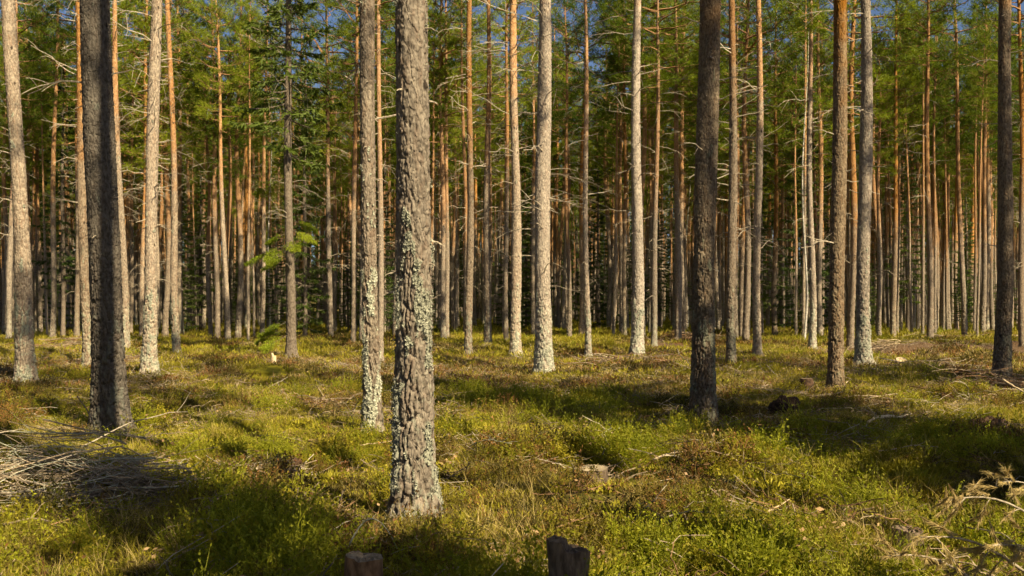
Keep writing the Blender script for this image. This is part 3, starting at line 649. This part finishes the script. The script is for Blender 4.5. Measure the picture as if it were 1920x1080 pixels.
def tuft(seed, mat, n=36, h=.22, w=.0035, spread=.07, droop=.6):
    r = np.random.default_rng(seed); mb = MB()
    for i in range(n):
        b = np.array([*r.normal(0, spread*.6, 2), -.01]); d = nrm([r.normal(0, .35)+b[0]*3, r.normal(0, .35)+b[1]*3, 1.]); L = h*r.uniform(.5, 1.3); s = np.linspace(0, 1, 4)[:, None]
        o = nrm([d[0]+r.normal(0, .2), d[1]+r.normal(0, .2), 0]); P = b+d*s*L+(o*.5+np.array([0, 0, -.55]))*L*droop*s**2*r.uniform(.3, 1.2)
        mb.ribbon(P, w*np.array([1, .9, .65, .1]), np.cross(d, r.normal(size=3)))
    return mb.mesh('tuft', [mat])
def mossc(seed, mat, n=130, rad=.13):
    r = np.random.default_rng(seed); mb = MB(); a = r.uniform(0, 6.28, n); q = np.sqrt(r.random(n))*rad
    P = np.stack([q*np.cos(a), q*np.sin(a), .05*(1-(q/rad)**2)-.01], -1); mb.blades(P, np.stack([np.cos(a)*q/rad*.9, np.sin(a)*q/rad*.9, np.full(n, .8)], -1)+r.normal(0, .45, (n, 3)), r.uniform(.025, .05, n), r.uniform(.008, .016, n), r)
    return mb.mesh('moss', [mat])
def coarse(seed, mat, n=70, rad=.24, h=.20, w=.016):
    r = np.random.default_rng(seed); mb = MB(); a = r.uniform(0, 6.28, n); q = np.sqrt(r.random(n))*rad
    P = np.stack([q*np.cos(a), q*np.sin(a), r.uniform(-.02, h*.65, n)*(1-.5*(q/rad)**2)], -1); mb.leaves(P, np.stack([np.cos(a)*.4, np.sin(a)*.4, np.full(n, .8)], -1)+r.normal(0, .5, (n, 3)), r.uniform(.06, .13, n), r.uniform(w*.6, w*1.4, n), r)
    return mb.mesh('coarse', [mat])
def twigs(seed, mat, n=9, L=.30, rad=.0022):
    r = np.random.default_rng(seed); mb = MB()
    for i in range(n):
        p = np.array([*r.normal(0, .12, 2), r.uniform(.0, .07)]); a = r.uniform(0, 6.28); l = L*r.uniform(.4, 1.3); s = np.linspace(-.5, .5, 5)[:, None]
        d = np.array([math.cos(a), math.sin(a), r.normal(0, .22)]); P = p+d*s*l+r.normal(0, .03, 3)*l*4*s**2+r.normal(0, .012, (5, 3)); mb.tube(P, rad*r.uniform(.6, 1.6), 3, 0, False)
    return mb.mesh('twigs', [mat])
def litter(seed, mat, n=16):
    r = np.random.default_rng(seed); mb = MB(); P = np.stack([*r.normal(0, .13, (2, n)), r.uniform(.005, .07, n)], -1); mb.leaves(P, np.stack([*r.normal(0, 1, (2, n)), r.normal(0, .25, n)], -1), r.uniform(.015, .045, n), r.uniform(.008, .028, n), r); return mb.mesh('litter', [mat])

rg = np.random.default_rng(5)
def area(n, y0, y1, half=.60):
    Y = np.sqrt(rg.uniform(y0**2, y1**2, n)); X = Y*rg.uniform(-half, half, n); return X, Y
def patch(X, Y, s, sc): return vnoise(X/sc, Y/sc, s)*.65+vnoise(X/sc*2.7, Y/sc*2.7, s+1)*.35
STUMPXY = [(*G(40, 970), .3), (*G(120, 960), .3), (*G(200, 965), .3), (*G(1108, 876, .22), .30), (*G(1108, 905, .15), .32), (*G(1066, 1026, .40), .15), (*G(682, 1042, .29), .16), (*G(1702, 985, .14), .18), (*G(1702, 1002, .1), .15), (*G(1512, 710, .2), .3), (*G(1512, 722, .1), .25), (*G(1421, 670, .1), .4), (*G(1474, 772), .4), (*G(1474, 784), .35), (*G(1512, 730), .3), (*G(1108, 900), .22), (*G(1850, 812), .4), (*G(1421, 676), .5), (*G(513, 684), .3)]
def clear(X, Y):
    k = soil_mask(X, Y) < rg.uniform(.25, .7, len(X))
    for sx, sy, sr in STUMPXY: k &= np.hypot(X-sx, Y-sy) > sr
    for i in range(len(NEAR)): k &= np.hypot(X-placed[i][0], Y-placed[i][1]) > NEAR[i][3]*placed[i][1]/F0*.5+.015
    return k
# bilberry: near (fine leaves)
bm = [bilberry(1, M['bil']), bilberry(2, M['bilg'], 14, 1.2, .22), bilberry(3, M['bil'], 18, .8, .17), bilberry(4, M['olive'], 16, 1.3, .13, .12, M['russet']), bilberry(5, M['bilg'], 20, .7, .24, .09), bilberry(6, M['russet'], 12, .5, .16, .12, M['russet']), bilberry(7, M['olive'], 20, .9, .18, .12)]
X, Y = area(21000, 2.6, 15.5); k = clear(X, Y); X, Y = X[k], Y[k]; p = patch(X, Y, 50, 1.3); q = patch(X, Y, 60, .9); u = rg.random(len(X))
keep = u < .06+1.0*sstep(.40, .58, p); X, Y, p, q = X[keep], Y[keep], p[keep], q[keep]; u = rg.random(len(X))
q = q+.35*(vnoise(X/2.8, Y/2.8, 140)-.5)
idx = np.where(q < .46, np.where(u < .34, 3, np.where(u < .58, 6, np.where(u < .88, 5, 2))), np.where(q > .60, np.where(u < .5, 1, np.where(u < .8, 4, 0)), np.where(u < .4, 0, np.where(u < .65, 2, np.where(u < .8, 6, 1)))))
scatter('bilberry_shrubs', 'knee-low yellow-green bilberry shrubs covering the near forest floor', 'shrubs', bm, X, Y, idx, rg.uniform(.6, 1.25, len(X))*(.25+1.15*sstep(.28, .75, patch(X, Y, 55, .45))), .35)
# grass
gmh = [tuft(11, M['straw'], 34, .24), tuft(12, M['grass'], 40, .22), tuft(13, M['straw'], 22, .30, .003, .05, .9), tuft(14, M['grass'], 30, .16, .004, .09), tuft(15, M['olive'], 36, .18)]
X, Y = area(12000, 2.6, 18); k = clear(X, Y); X, Y = X[k], Y[k]; q = patch(X, Y, 80, 1.1); u = rg.random(len(X)); keep = u < .12+1.1*sstep(.42, .66, q); X, Y, q = X[keep], Y[keep], q[keep]; u = rg.random(len(X))
idx = np.where(u < .38, 0, np.where(u < .62, 1, np.where(u < .80, 2, np.where(u < .92, 3, 4))))
scatter('grass_tufts', 'thin tufts of straw-coloured and green grass between the shrubs', 'grass', gmh, X, Y, idx, rg.uniform(.55, 1.2, len(X)), .3)
# moss
mm = [mossc(21, M['moss']), mossc(22, M['moss'], 110, .16), mossc(23, M['olive'], 120, .13), mossc(24, M['bilg'], 120, .10)]
X, Y = area(22000, 2.6, 18); k = clear(X, Y); X, Y = X[k], Y[k]; q = patch(X, Y, 90, 1.7); u = rg.random(len(X))
idx = np.where(q < .5, np.where(u < .7, 2, 1), np.where(u < .5, 0, np.where(u < .85, 1, 3)))
scatter('moss_carpet', 'low yellow-green moss carpet showing between shrubs and grass', 'moss', mm, X, Y, idx, rg.uniform(.6, 1.3, len(X))*(.85+.35*(1-sstep(.36, .52, patch(X, Y, 50, 1.3)))), .15, .005)
# dead twigs and leaf litter
tw = [twigs(31, M['twig']), twigs(32, M['stick'], 7, .26, .0025), twigs(33, M['brown'], 10, .25), litter(34, M['litter'], 26), twigs(35, M['dead'], 6, .30, .0024)]
X, Y = area(10500, 2.6, 34); q = patch(X, Y, 95, 1.4); u = rg.random(len(X)); keep = u < .15+sstep(.4, .65, q); X, Y = X[keep], Y[keep]; u = rg.random(len(X))
idx = np.where(u < .26, 0, np.where(u < .42, 1, np.where(u < .58, 2, np.where(u < .86, 3, 4))))
scatter('twig_litter', 'fine grey twigs and brown leaf litter strewn over the forest floor', 'litter', tw, X, Y, idx, rg.uniform(.6, 1.5, len(X)), .25, -.05)
# coarser cover farther off
cm = [coarse(41, M['bil']), coarse(42, M['grass'], 80, .25, .18, .012), coarse(43, M['olive'], 70, .24, .16), coarse(44, M['straw'], 60, .24, .16, .009), coarse(45, M['moss'], 80, .28, .09), coarse(46, M['russet'], 60, .22, .15), coarse(47, M['bilg'], 70, .22, .2)]
X, Y = area(34000, 13.5, 50, .62); k = clear(X, Y); X, Y = X[k], Y[k]; q = patch(X, Y, 110, 2.6); u = rg.random(len(X))
idx = np.where(q < .48, np.where(u < .42, 2, np.where(u < .56, 4, np.where(u < .84, 5, 3))), np.where(u < .22, 0, np.where(u < .48, 1, np.where(u < .66, 4, np.where(u < .82, 3, np.where(u < .92, 6, 2))))))
scatter('undergrowth', 'sunlit yellowish undergrowth of grass, moss and shrubs among the middle trunks', 'undergrowth', cm, X, Y, idx, rg.uniform(.6, 1.3, len(X))*np.clip(.55+Y/45, .8, 1.5), .2, .02)
X, Y = area(15000, 46, 112, .62); q = patch(X, Y, 120, 5); u = rg.random(len(X)); idx = np.where(q < .5, np.where(u < .5, 2, 4), np.where(u < .4, 0, np.where(u < .7, 4, 6)))
scatter('far_undergrowth', 'dark green undergrowth deep in the stand at the back', 'undergrowth', cm, X, Y, idx, rg.uniform(1.2, 2.6, len(X)), .15, .03)

# the wood beyond, a mass no one could count
def tree_mesh(tr, cr, sx=1.0):
    out = []
    for me in (tr, cr):
        v = np.zeros(len(me.vertices)*3, np.float32); me.vertices.foreach_get('co', v); v = v.reshape(-1, 3)
        if me is tr: v[:, :2] *= sx
        me.calc_loop_triangles(); t = np.zeros(len(me.loop_triangles)*3, np.int32); me.loop_triangles.foreach_get('vertices', t)
        mi = np.zeros(len(me.loop_triangles), np.int32); me.loop_triangles.foreach_get('material_index', mi); out.append((v, t.reshape(-1, 3), mi))
    V = np.concatenate([out[0][0], out[1][0]]); F = np.concatenate([out[0][1], out[1][1]+len(out[0][0])]); mi = np.concatenate([out[0][2], out[1][2]+1])
    return mesh_np('far_tree', V, F, [M['farbark'], cr.materials[0], cr.materials[1]], False, None, mi)
FT = [tree_mesh(TV[0], PC[0]), tree_mesh(TV[1], PH[0], .6), tree_mesh(TV[2], PH[1], .75), tree_mesh(TV[3], PH[2], .5), tree_mesh(TV[4], PC[1], .85), tree_mesh(TV[5], PH[0], .65)]
O = np.array(OFFP); scatter('surrounding_stand', 'rest of the pine stand outside the view, with unseen pines added for their shade', 'forest', FT, O[:, 0], O[:, 1], rb.choice([0, 4, 4, 2], len(O)), rb.uniform(.92, 1.06, len(O)), .01, .1)
XX, YY = area(760, 38, 106, .64); scatter('far_pine_thicket', 'countless thin far pines filling the gaps deep in the stand', 'forest', FT, XX, YY, rg.integers(0, 6, len(XX)), rg.uniform(.66, 1.0, len(XX)), .016, .1)
XX, YY = area(700, 106, 190, .66); ki = rg.integers(0, 5, len(XX))
scatter('distant_wood', 'dark mass of distant forest closing the view behind the pines', 'forest', [FT[0], FT[4], tree_mesh(STV, SPC[0]), tree_mesh(STV, SPC[2]), tree_mesh(STV, SPC[1])], XX, YY, ki, rg.uniform(.85, 1.2, len(XX)), .01, .1)

# ------------------------------------------------------------------ stumps
def stump(px, py, w_px, hgt, label, seed, step=0.0, top='cut', up=True, bark='old', tilt=(0, 0)):
    X, Y = G(px, py, hgt if up else 0); r = np.random.default_rng(seed); R0 = w_px*Y/F0/2; ns = 40; th = np.arange(ns)*2*np.pi/ns
    zs = np.concatenate([np.linspace(-.15, hgt-.012, 16)]); V = []
    for z in zs:
        rr = R0*(1+.30*np.exp(-(z+.02)/.09 if z > -.02 else 0)*(.4+.6*np.sin(th*3+seed)**2)+.05*np.sin(th*2+seed))
        rr = rr+R0*.22*(vnoise(th/6.2832*12, np.full(ns, z*5), seed, 12)-.5)+R0*.10*(vnoise(th/6.2832*26, np.full(ns, z*16), seed+1, 26)-.5)
        zz = np.full(ns, z)+(step*sstep(.2, .5, -np.cos(th))*max(0, (z-hgt*.55)/(hgt*.45)) if step else 0)+.012*(vnoise(th/6.2832*9, np.zeros(ns), seed+4, 9)-.5)*(z > hgt-.03)
        V.append(np.stack([rr*np.cos(th), rr*np.sin(th), zz], -1))
    rim = V[-1]; V = np.concatenate(V); n = len(zs); i = np.arange(n-1)[:, None]*ns; j = np.arange(ns)[None]; k = (j+1) % ns
    F = np.stack([i+j, i+k, i+ns+k, i+ns+j], -1).reshape(-1, 4)
    root = link('tree_stump', None, None, (X, Y, gz1(X, Y)), (tilt[0], tilt[1], 0)); tag(root, label, 'stump')
    link('bark', mesh_np('stump_bark', V, F, M[bark], True), root)
    mb = MB(); rings = [rim*np.array([s, s, 1])+np.stack([np.zeros(ns), np.zeros(ns), .006*r.normal(size=ns)*(s < .98)], -1) for s in (.985, .75, .5, .25)]
    C = np.concatenate(rings+[np.array([[0, 0, rim[:, 2].mean()]])]); FF = []
    for q in range(3):
        a = q*ns+j[0]; b = q*ns+k[0]; FF += [np.stack([a, b, b+ns], -1), np.stack([a, b+ns, a+ns], -1)]
    FF.append(np.stack([3*ns+j[0], 3*ns+k[0], np.full(ns, 4*ns)], -1)); mb.add(C, np.concatenate(FF))
    link('cut_face', mb.mesh('cut_face', M[top], False), root); return X, Y
stump(1108, 876, 64, .22, 'low sunlit stump with a pale weathered top right of the foreground pine', 1)
stump(1066, 1026, 74, .40, 'tall old stump with a stepped mossy top at the bottom edge', 2, .045, 'old')
stump(682, 1042, 66, .29, 'reddish old stump under an arched twig at the bottom edge', 3, .02, 'stick', bark='brown')
stump(1702, 988, 52, .16, 'grey flat stump in the shade near the dead tan branches', 4, 0, 'old')
stump(1512, 708, 25, .34, 'small black stump left of the reddish scaly pine', 5, 0, 'old', bark='rot')
stump(1421, 670, 30, .12, 'flat fresh pale stump at the foot of the pale even pine', 6, 0, 'pale', bark='stick')
stump(1688, 678, 19, .16, 'tan cut stump at the edge of the rutted bare soil', 7, 0, 'pale', bark='stick', tilt=(.5, 0))
stump(513, 667, 9, .30, 'thin pale broken snag left of the dark spruce', 8, .08, 'pale', bark='pale')

# ------------------------------------------------------------------ clods and rotten logs
def clod(name, px, py, sx, sy, sz, label, cat, seed, rotz=0, mat='rot'):
    X, Y = G(px, py); nu, nv = 34, 18; u, v = np.meshgrid(np.arange(nu)*2*np.pi/nu, np.linspace(-.5, math.pi/2, nv), indexing='xy')
    d = np.stack([np.cos(u)*np.cos(v), np.sin(u)*np.cos(v), np.sin(v)], -1); k = 1+.55*(vnoise(u/6.2832*7, v*3, seed, 7)-.5)+.3*(vnoise(u/6.2832*18, v*8, seed+1, 18)-.5)
    V = (d*k[..., None]*np.array([sx, sy, sz])).reshape(-1, 3); i = np.arange(nv-1)[:, None]*nu; j = np.arange(nu)[None]; q = (j+1) % nu
    o = link(name, mesh_np(name, V, np.stack([i+j, i+q, i+nu+q, i+nu+j], -1).reshape(-1, 4), M[mat], True), None, (X, Y, gz1(X, Y)-.02), (0, 0, rotz)); tag(o, label, cat); return o
clod('root_clod', 1474, 772, .21, .16, .23, 'dark brown root clod at the end of the pale stick heap', 'root clod', 1)
clod('rotten_log', 1850, 808, .40, .13, .17, 'dark rotten log lying among shrubs near the right edge', 'log', 2, .25)
clod('rotten_log', 1790, 828, .22, .11, .15, 'shorter rotten log chunk left of the dark rotten log', 'log', 3, .5)
clod('root_clod', 467, 752, .13, .1, .18, 'small black clod in the grass between the left pines', 'root clod', 4)
clod('root_clod', 548, 890, .13, .1, .16, 'brown torn root lump left of the thick foreground pine', 'root clod', 5)
clod('moss_mound', 497, 702, .55, .4, .20, 'low round mossy mound left of the slim lichen-speckled pine', 'mound', 6, mat='moss')

# ------------------------------------------------------------------ fallen branches and brush heaps
def stick_mesh(r, L, rad, bend=.12, forks=2, mat='stick', seg=5):
    mb = MB(); s = np.linspace(0, 1, 9); P = np.zeros((9, 3)); P[:, 0] = (s-.5)*L; P[:, 1] = L*bend*(4*(s-.5)**2-.5)*r.choice([-1, 1])+np.cumsum(r.normal(0, .012*L, 9)); P[:, 2] = np.cumsum(r.normal(0, .008*L, 9))
    P[:, 2] -= P[:, 2].min(); mb.tube(P, np.linspace(rad, rad*.4, 9), seg)
    for k in range(forks):
        i = r.integers(3, 8); d = nrm(nrm(P[i]-P[i-1])+r.normal(0, .7, 3)*np.array([1, 1, .5])); d[2] = abs(d[2]); l = L*r.uniform(.15, .38); q = np.linspace(0, 1, 5)[:, None]
        mb.tube(P[i]+d*q*l+r.normal(0, .03, (5, 3))*l*q, np.linspace(rad*.5, rad*.25, 5), 4)
    return mb.mesh('fallen_branch', M[mat])
def stick(p0, p1, rad, label, seed, up=(.03, .03), arch=0.0, mat='stick', forks=2, name='fallen_branch', group=None):
    up = (up[0]+.04, up[1]+.04); rad = rad*.85
    """a fallen branch whose two ends rest at two photograph pixels"""
    a = np.array([*G(*p0, up[0])]); b = np.array([*G(*p1, up[1])]); r = np.random.default_rng(seed)
    A = np.array([a[0], a[1], gz1(*a)+up[0]]); B = np.array([b[0], b[1], gz1(*b)+up[1]]); L = np.linalg.norm(B-A); mb = MB(); s = np.linspace(0, 1, 11)[:, None]
    P = A+(B-A)*s; P[:, 2] += arch*4*s[:, 0]*(1-s[:, 0]); P[1:-1] += np.cumsum(r.normal(0, .010*L, (9, 3)), 0)*np.sin(s[1:-1]*math.pi)
    C = P.mean(0); C[2] = min(A[2], B[2]); P = P-C; mb.tube(P, np.linspace(rad, rad*.45, 11), 6)
    for k in range(forks):
        i = r.integers(3, 10); d = nrm(nrm(P[i]-P[i-1])+r.normal(0, .6, 3)); d[2] = abs(d[2])*.7; l = L*r.uniform(.12, .3); q = np.linspace(0, 1, 5)[:, None]
        mb.tube(P[i]+d*q*l+r.normal(0, .05, (5, 3))*l*q, np.linspace(rad*.5, rad*.2, 5), 4)
    o = link(name, mb.mesh(name, M[mat], True), None, C); tag(o, label, 'branch', group); return o
def heap(px, py, lx, ly, hz, n, label, group, seed, mats=('stick',), Ls=(.5, 1.4), rads=(.004, .010), rot=0, twn=60, twl='fine dead twigs tangled in the heap', spread=.5):
    X, Y = G(px, py); r = np.random.default_rng(seed); base = [stick_mesh(r, r.uniform(*Ls), r.uniform(*rads), r.uniform(.03, .2) if mats[0] == 'pale' else r.uniform(.1, .38), r.integers(1, 5), mats[i % len(mats)]) for i in range(min(n, 10))]
    for i in range(n):
        u = np.clip(r.normal(0, .45, 2), -1, 1); x = X+math.cos(rot)*u[0]*lx-math.sin(rot)*u[1]*ly; y = Y+math.sin(rot)*u[0]*lx+math.cos(rot)*u[1]*ly
        z = gz1(x, y)+.06+hz*1.2*r.random()*(1-.6*np.hypot(*u)/1.4)
        o = link('fallen_branch', base[i % len(base)], None, (x, y, z), (r.normal(0, .2), r.normal(0, .13), rot+r.normal(0, spread)+math.pi*r.integers(2))); tag(o, label, 'branch', group)
    mb = MB()
    for i in range(twn*5):
        u = np.clip(r.normal(0, .5, 2), -1.2, 1.2); x = math.cos(rot)*u[0]*lx-math.sin(rot)*u[1]*ly; y = math.sin(rot)*u[0]*lx+math.cos(rot)*u[1]*ly
        a = rot+r.normal(0, spread*1.6); l = r.uniform(.15, .6); s = np.linspace(-.5, .5, 5)[:, None]; p = np.array([x, y, gz1(X+x, Y+y)-gz1(X, Y)+.01+hz*1.1*r.random()*max(.2, 1-np.hypot(*u)/1.3)])
        mb.tube(p+np.array([math.cos(a), math.sin(a), r.normal(0, .3)])*s*l+r.normal(0, .5, 3)*l*s**2*.5, r.uniform(.0015, .0035)*(1+Y/25), 3, r.integers(len(mats)), False)
    o = link('twig_tangle', mb.mesh('twig_tangle', [M[m] for m in mats]), None, (X, Y, gz1(X, Y))); tag(o, twl, 'twigs', kind='stuff')

heap(115, 945, 1.15, .5, .46, 60, 'grey lichened branch in the tangled brush heap at lower left', 'branches of the lower left brush heap', 10, ('twig', 'dead', 'lichen', 'stick'), (.35, 1.2), (.003, .013), .12, 105, 'fine grey twigs tangled in the lower left brush heap', 1.0)
heap(250, 950, .45, .30, .20, 14, 'thin twiggy branch at the right end of the lower left heap', 'right-hand twigs of the lower left heap', 11, ('twig', 'stick'), (.3, .8), (.003, .006), .1, 70, 'pale fine twigs at the right end of lower left heap', .5)
heap(130, 660, 2.2, 1.2, .45, 26, 'brown dead branch in the shaded brush heap behind the dark leaning pine', 'branches of the brown left brush heap', 12, ('brown', 'stick'), (.8, 2.2), (.008, .018), .1, 80, 'brown twigs of the brush heap behind the dark leaning pine')
heap(1590, 774, 1.1, .42, .10, 34, 'pale dry stick in the flat heap between the dark rough pine and reddish pine', 'sticks of the pale heap', 13, ('stick', 'pale', 'stick'), (.4, 1.3), (.005, .011), -.12, 50, 'straw-pale twigs and chips of the flat stick heap', .22)
heap(1385, 742, .55, .3, .08, 16, 'pale splinter beside the foot of the dark rough pine', 'splinters by the dark rough pine', 14, ('pale', 'stick'), (.3, .8), (.006, .014), .3, 20, 'pale chips beside the foot of the dark rough pine', .9)
heap(1285, 642, 1.9, 1.2, .45, 24, 'red-brown branch in the heap behind the dark rough pine', 'branches of the red-brown heap', 15, ('brown', 'brown', 'stick'), (.8, 2.0), (.008, .018), 0, 90, 'red-brown twigs of the heap behind the dark rough pine')
heap(1858, 742, 1.3, .6, .38, 34, 'dark branch in the shaded brush heap at the right edge', 'branches of the right edge brush heap', 16, ('stick', 'brown'), (.6, 1.8), (.006, .014), 0, 80, 'dim twigs of the brush heap at the right edge')
heap(1800, 640, 3.2, 1.2, .25, 26, 'dry branch strewn along the far side of the rutted soil', 'branches along the rutted soil', 17, ('stick', 'pale', 'brown'), (.8, 2.0), (.010, .02), .1, 50, 'dry twigs along the far side of the rutted soil')
heap(1650, 662, .9, .5, .2, 14, 'pale branch lying at the foot of the pine with lichen base', 'branches by the lichen-based pine', 18, ('stick', 'pale'), (.5, 1.2), (.008, .014), .2, 30, 'twigs at the foot of the pine with lichen base')
heap(1745, 700, 1.6, .5, .22, 22, 'dry grey branch strewn between the reddish and right-edge pines', 'branches between the right pines', 23, ('dead', 'brown', 'stick'), (.5, 1.5), (.006, .014), .05, 60, 'twigs strewn between the reddish and right-edge pines', .8)
heap(1560, 850, .9, .5, .16, 18, 'thin dry branch on the sunny shrubs below the stick heap', 'branches below the stick heap', 24, ('dead', 'brown', 'stick'), (.3, .9), (.003, .007), .1, 60, 'thin twigs on the sunny shrubs below the stick heap', .9)
heap(590, 775, .75, .35, .16, 16, 'dark twig lying left of the slim lichen-speckled pine', 'twigs left of the slim pine', 19, ('stick', 'brown'), (.4, 1.1), (.004, .009), -.1, 40, 'fine dark twigs left of the slim lichen-speckled pine')
heap(950, 770, 1.2, .35, .14, 16, 'branch lying in the shadow band right of the foreground pine', 'branches in the central shadow band', 20, ('stick', 'brown'), (.5, 1.4), (.005, .010), 0, 40, 'fine twigs in the central shadow band')
heap(1150, 685, 1.6, .5, .16, 18, 'dead branch at the foot of the straight silver pine', 'branches by the silver pine', 21, ('brown', 'stick'), (.6, 1.6), (.008, .016), .1, 40, 'dead twigs at the foot of the straight silver pine')
heap(510, 905, .45, .3, .14, 12, 'grey twig in the clump left of the thick foreground pine', 'grey twigs left of the foreground pine', 22, ('dead', 'stick'), (.3, .7), (.003, .006), 0, 40, 'fine grey twigs left of the thick foreground pine')

stick((152, 838), (352, 772), .011, 'long thin bare branch slanting across the grass below the dark leaning pine', 1, (.10, .16), .05, 'dead', 1)
stick((432, 1045), (450, 968), .007, 'short curved tan stick standing out of the grass at lower left', 2, (.02, .16), .0, 'pale', 0)
stick((480, 818), (570, 828), .008, 'grey forked branch on sunny moss left of the foreground pine', 3, (.06, .05), .04, 'dead', 4)
stick((655, 838), (742, 826), .012, 'pale stick lying beside the foreground pine on its left', 4, (.03, .03), 0, 'pale', 0)
stick((1225, 862), (1302, 852), .014, 'short thick tan stick in the shadow right of the low stump', 5, (.05, .05), .02, 'pale', 0)
stick((1078, 858), (1140, 815), .012, 'lichen-crusted branch reaching up behind the low sunlit stump', 6, (.04, .22), .04, 'lichen', 5)
stick((880, 838), (960, 832), .007, 'pale grey branching twig with lichen right of the foreground pine', 7, (.10, .22), .06, 'lichen', 7)
stick((1270, 663), (1304, 702), .014, 'bare curved branch leaning towards the dark rough pine', 8, (.35, .1), .08, 'dead', 1)
stick((1438, 685), (1468, 716), .013, 'bare slanting stick behind the small black stump', 9, (.3, .05), .0, 'dead', 0)
stick((1650, 782), (1708, 776), .030, 'thick pale split log at the right end of the stick heap', 10, (.06, .07), 0, 'pale', 0, 'split_log')
stick((1628, 792), (1662, 780), .022, 'shorter pale split piece beside the thick split log', 11, (.05, .06), 0, 'pale', 0, 'split_log')
stick((1880, 712), (1925, 738), .022, 'bare pale pole slanting at the right edge', 12, (.35, .2), 0, 'pale', 0)
stick((1806, 768), (1797, 712), .010, 'bare upright forked sapling near the right edge', 13, (.0, .62), 0, 'dead', 5, 'dead_sapling')
stick((1588, 716), (1576, 726), .02, 'short pale cut branch at the foot of the reddish scaly pine', 14, (.1, .05), 0, 'pale', 0)
stick((1700, 725), (1790, 748), .014, 'dark bare branch left of the right edge brush heap', 15, (.12, .08), .05, 'brown', 3)
stick((645, 790), (678, 740), .008, 'bare forked twig standing up by the slim lichen-speckled pine', 16, (.0, .45), 0, 'dead', 6)
stick((655, 1022), (745, 1030), .006, 'thin arched lichened twig over the reddish old stump', 17, (.16, .12), .16, 'lichen', 2)
stick((540, 1060), (600, 1030), .012, 'dull brown stick left of the reddish old stump', 18, (.05, .08), .03, 'brown', 2)
stick((1250, 970), (1330, 962), .007, 'pale forked twig in the sunny shrubs right of the tall stump', 19, (.16, .15), .02, 'dead', 4)
stick((1200, 1010), (1280, 1045), .007, 'crooked pale twig among shrubs right of the tall old stump', 20, (.14, .12), .02, 'dead', 4)
stick((1310, 1030), (1385, 1070), .006, 'thin crooked twig at the bottom right of centre', 21, (.15, .14), .02, 'stick', 3)
stick((1640, 965), (1730, 1000), .005, 'thin reddish bent twig above the grey flat stump', 22, (.30, .1), .03, 'brown', 2)
stick((1440, 962), (1480, 940), .009, 'short tan stick at the edge of the right shadow', 23, (.06, .1), 0, 'pale', 0)
stick((1648, 850), (1760, 858), .006, 'thin pale branch across sunny grass below the stick heap', 24, (.1, .1), .02, 'dead', 3)
stick((0, 985), (150, 985), .012, 'long grey branch along the bottom of the lower left heap', 26, (.06, .05), .03, 'stick', 2)
stick((920, 1076), (1020, 1074), .010, 'pale stick beside the tall old stump at the bottom edge', 27, (.1, .1), 0, 'pale', 0)
stick((1490, 800), (1360, 835), .007, 'thin curved branch right of the dark rough pine on sunny grass', 28, (.12, .06), .05, 'dead', 2)
stick((1700, 618), (1900, 617), .05, 'long pale fallen trunk far back behind the right pines', 29, (.15, .15), 0, 'pale', 0, 'fallen_tree')
stick((1815, 990), (1920, 1030), .006, 'pale thin twig under the dead tan branch', 30, (.2, .18), .02, 'dead', 2)

# dead pine branches with tan needles, lower right
def dead_pine(p0, p1, up, label, seed, n=9):
    n = int(n*.8)
    a = np.array([*G(*p0, up[0])]); b = np.array([*G(*p1, up[1])]); A = np.array([a[0], a[1], gz1(*a)+up[0]]); B = np.array([b[0], b[1], gz1(*b)+up[1]]); r = np.random.default_rng(seed)
    L = np.linalg.norm(B-A); s = np.linspace(0, 1, 9)[:, None]; P = (B-A)*s; P[:, 2] += .12*L*np.sin(s[:, 0]*3.1); mb = MB(); nb = MB(); mb.tube(P, np.linspace(.009, .003, 9), 5); ends = [(P[-1], nrm(P[-1]-P[-2]))]
    for i in range(n):
        t = r.uniform(.15, .95); Q = np.array([np.interp(t, s[:, 0], P[:, k]) for k in range(3)]); d = nrm(nrm(B-A)*.8+r.normal(0, .55, 3)); l = L*r.uniform(.12, .28); q = np.linspace(0, 1, 5)[:, None]; T = Q+d*q*l; T[:, 2] -= .25*l*q[:, 0]**2
        mb.tube(T, np.linspace(.004, .002, 5), 4); ends.append((T[-1], nrm(T[-1]-T[-2]))); ends.append((T[3], nrm(T[-1]-T[-2]+r.normal(0, .4, 3))))
    for p, d in ends:
        m = 95; u = r.uniform(-.12, .02, m)[:, None]; D = nrm(d)*.95+r.normal(0, .30, (m, 3))+np.array([0, 0, -.28]); nb.blades(p+d*u, D, r.uniform(.035, .06, m), .0042, r)
    root = link('dead_pine_branch', None, None, A); tag(root, label, 'branch'); link('stem', mb.mesh('stem', M['dead'], True), root); link('needles', nb.mesh('needles', M['tan']), root)
dead_pine((1960, 985), (1772, 942), (.30, .48), 'upper dead pine branch with drooping tan needles at the right edge', 1, 10)
dead_pine((1930, 1080), (1725, 1010), (.25, .42), 'lower dead pine branch with tan needles at the bottom right', 2, 9)
dead_pine((1840, 1100), (1665, 1045), (.2, .34), 'dead pine branch with tan needles reaching furthest left at bottom right', 3, 7)
dead_pine((1990, 960), (1880, 905), (.2, .45), 'short dead pine branch with tan needles, topmost at the right edge', 4, 5)
dead_pine((1985, 1085), (1860, 1025), (.25, .45), 'dead pine branch with tan needles in the bottom right corner', 5, 7)
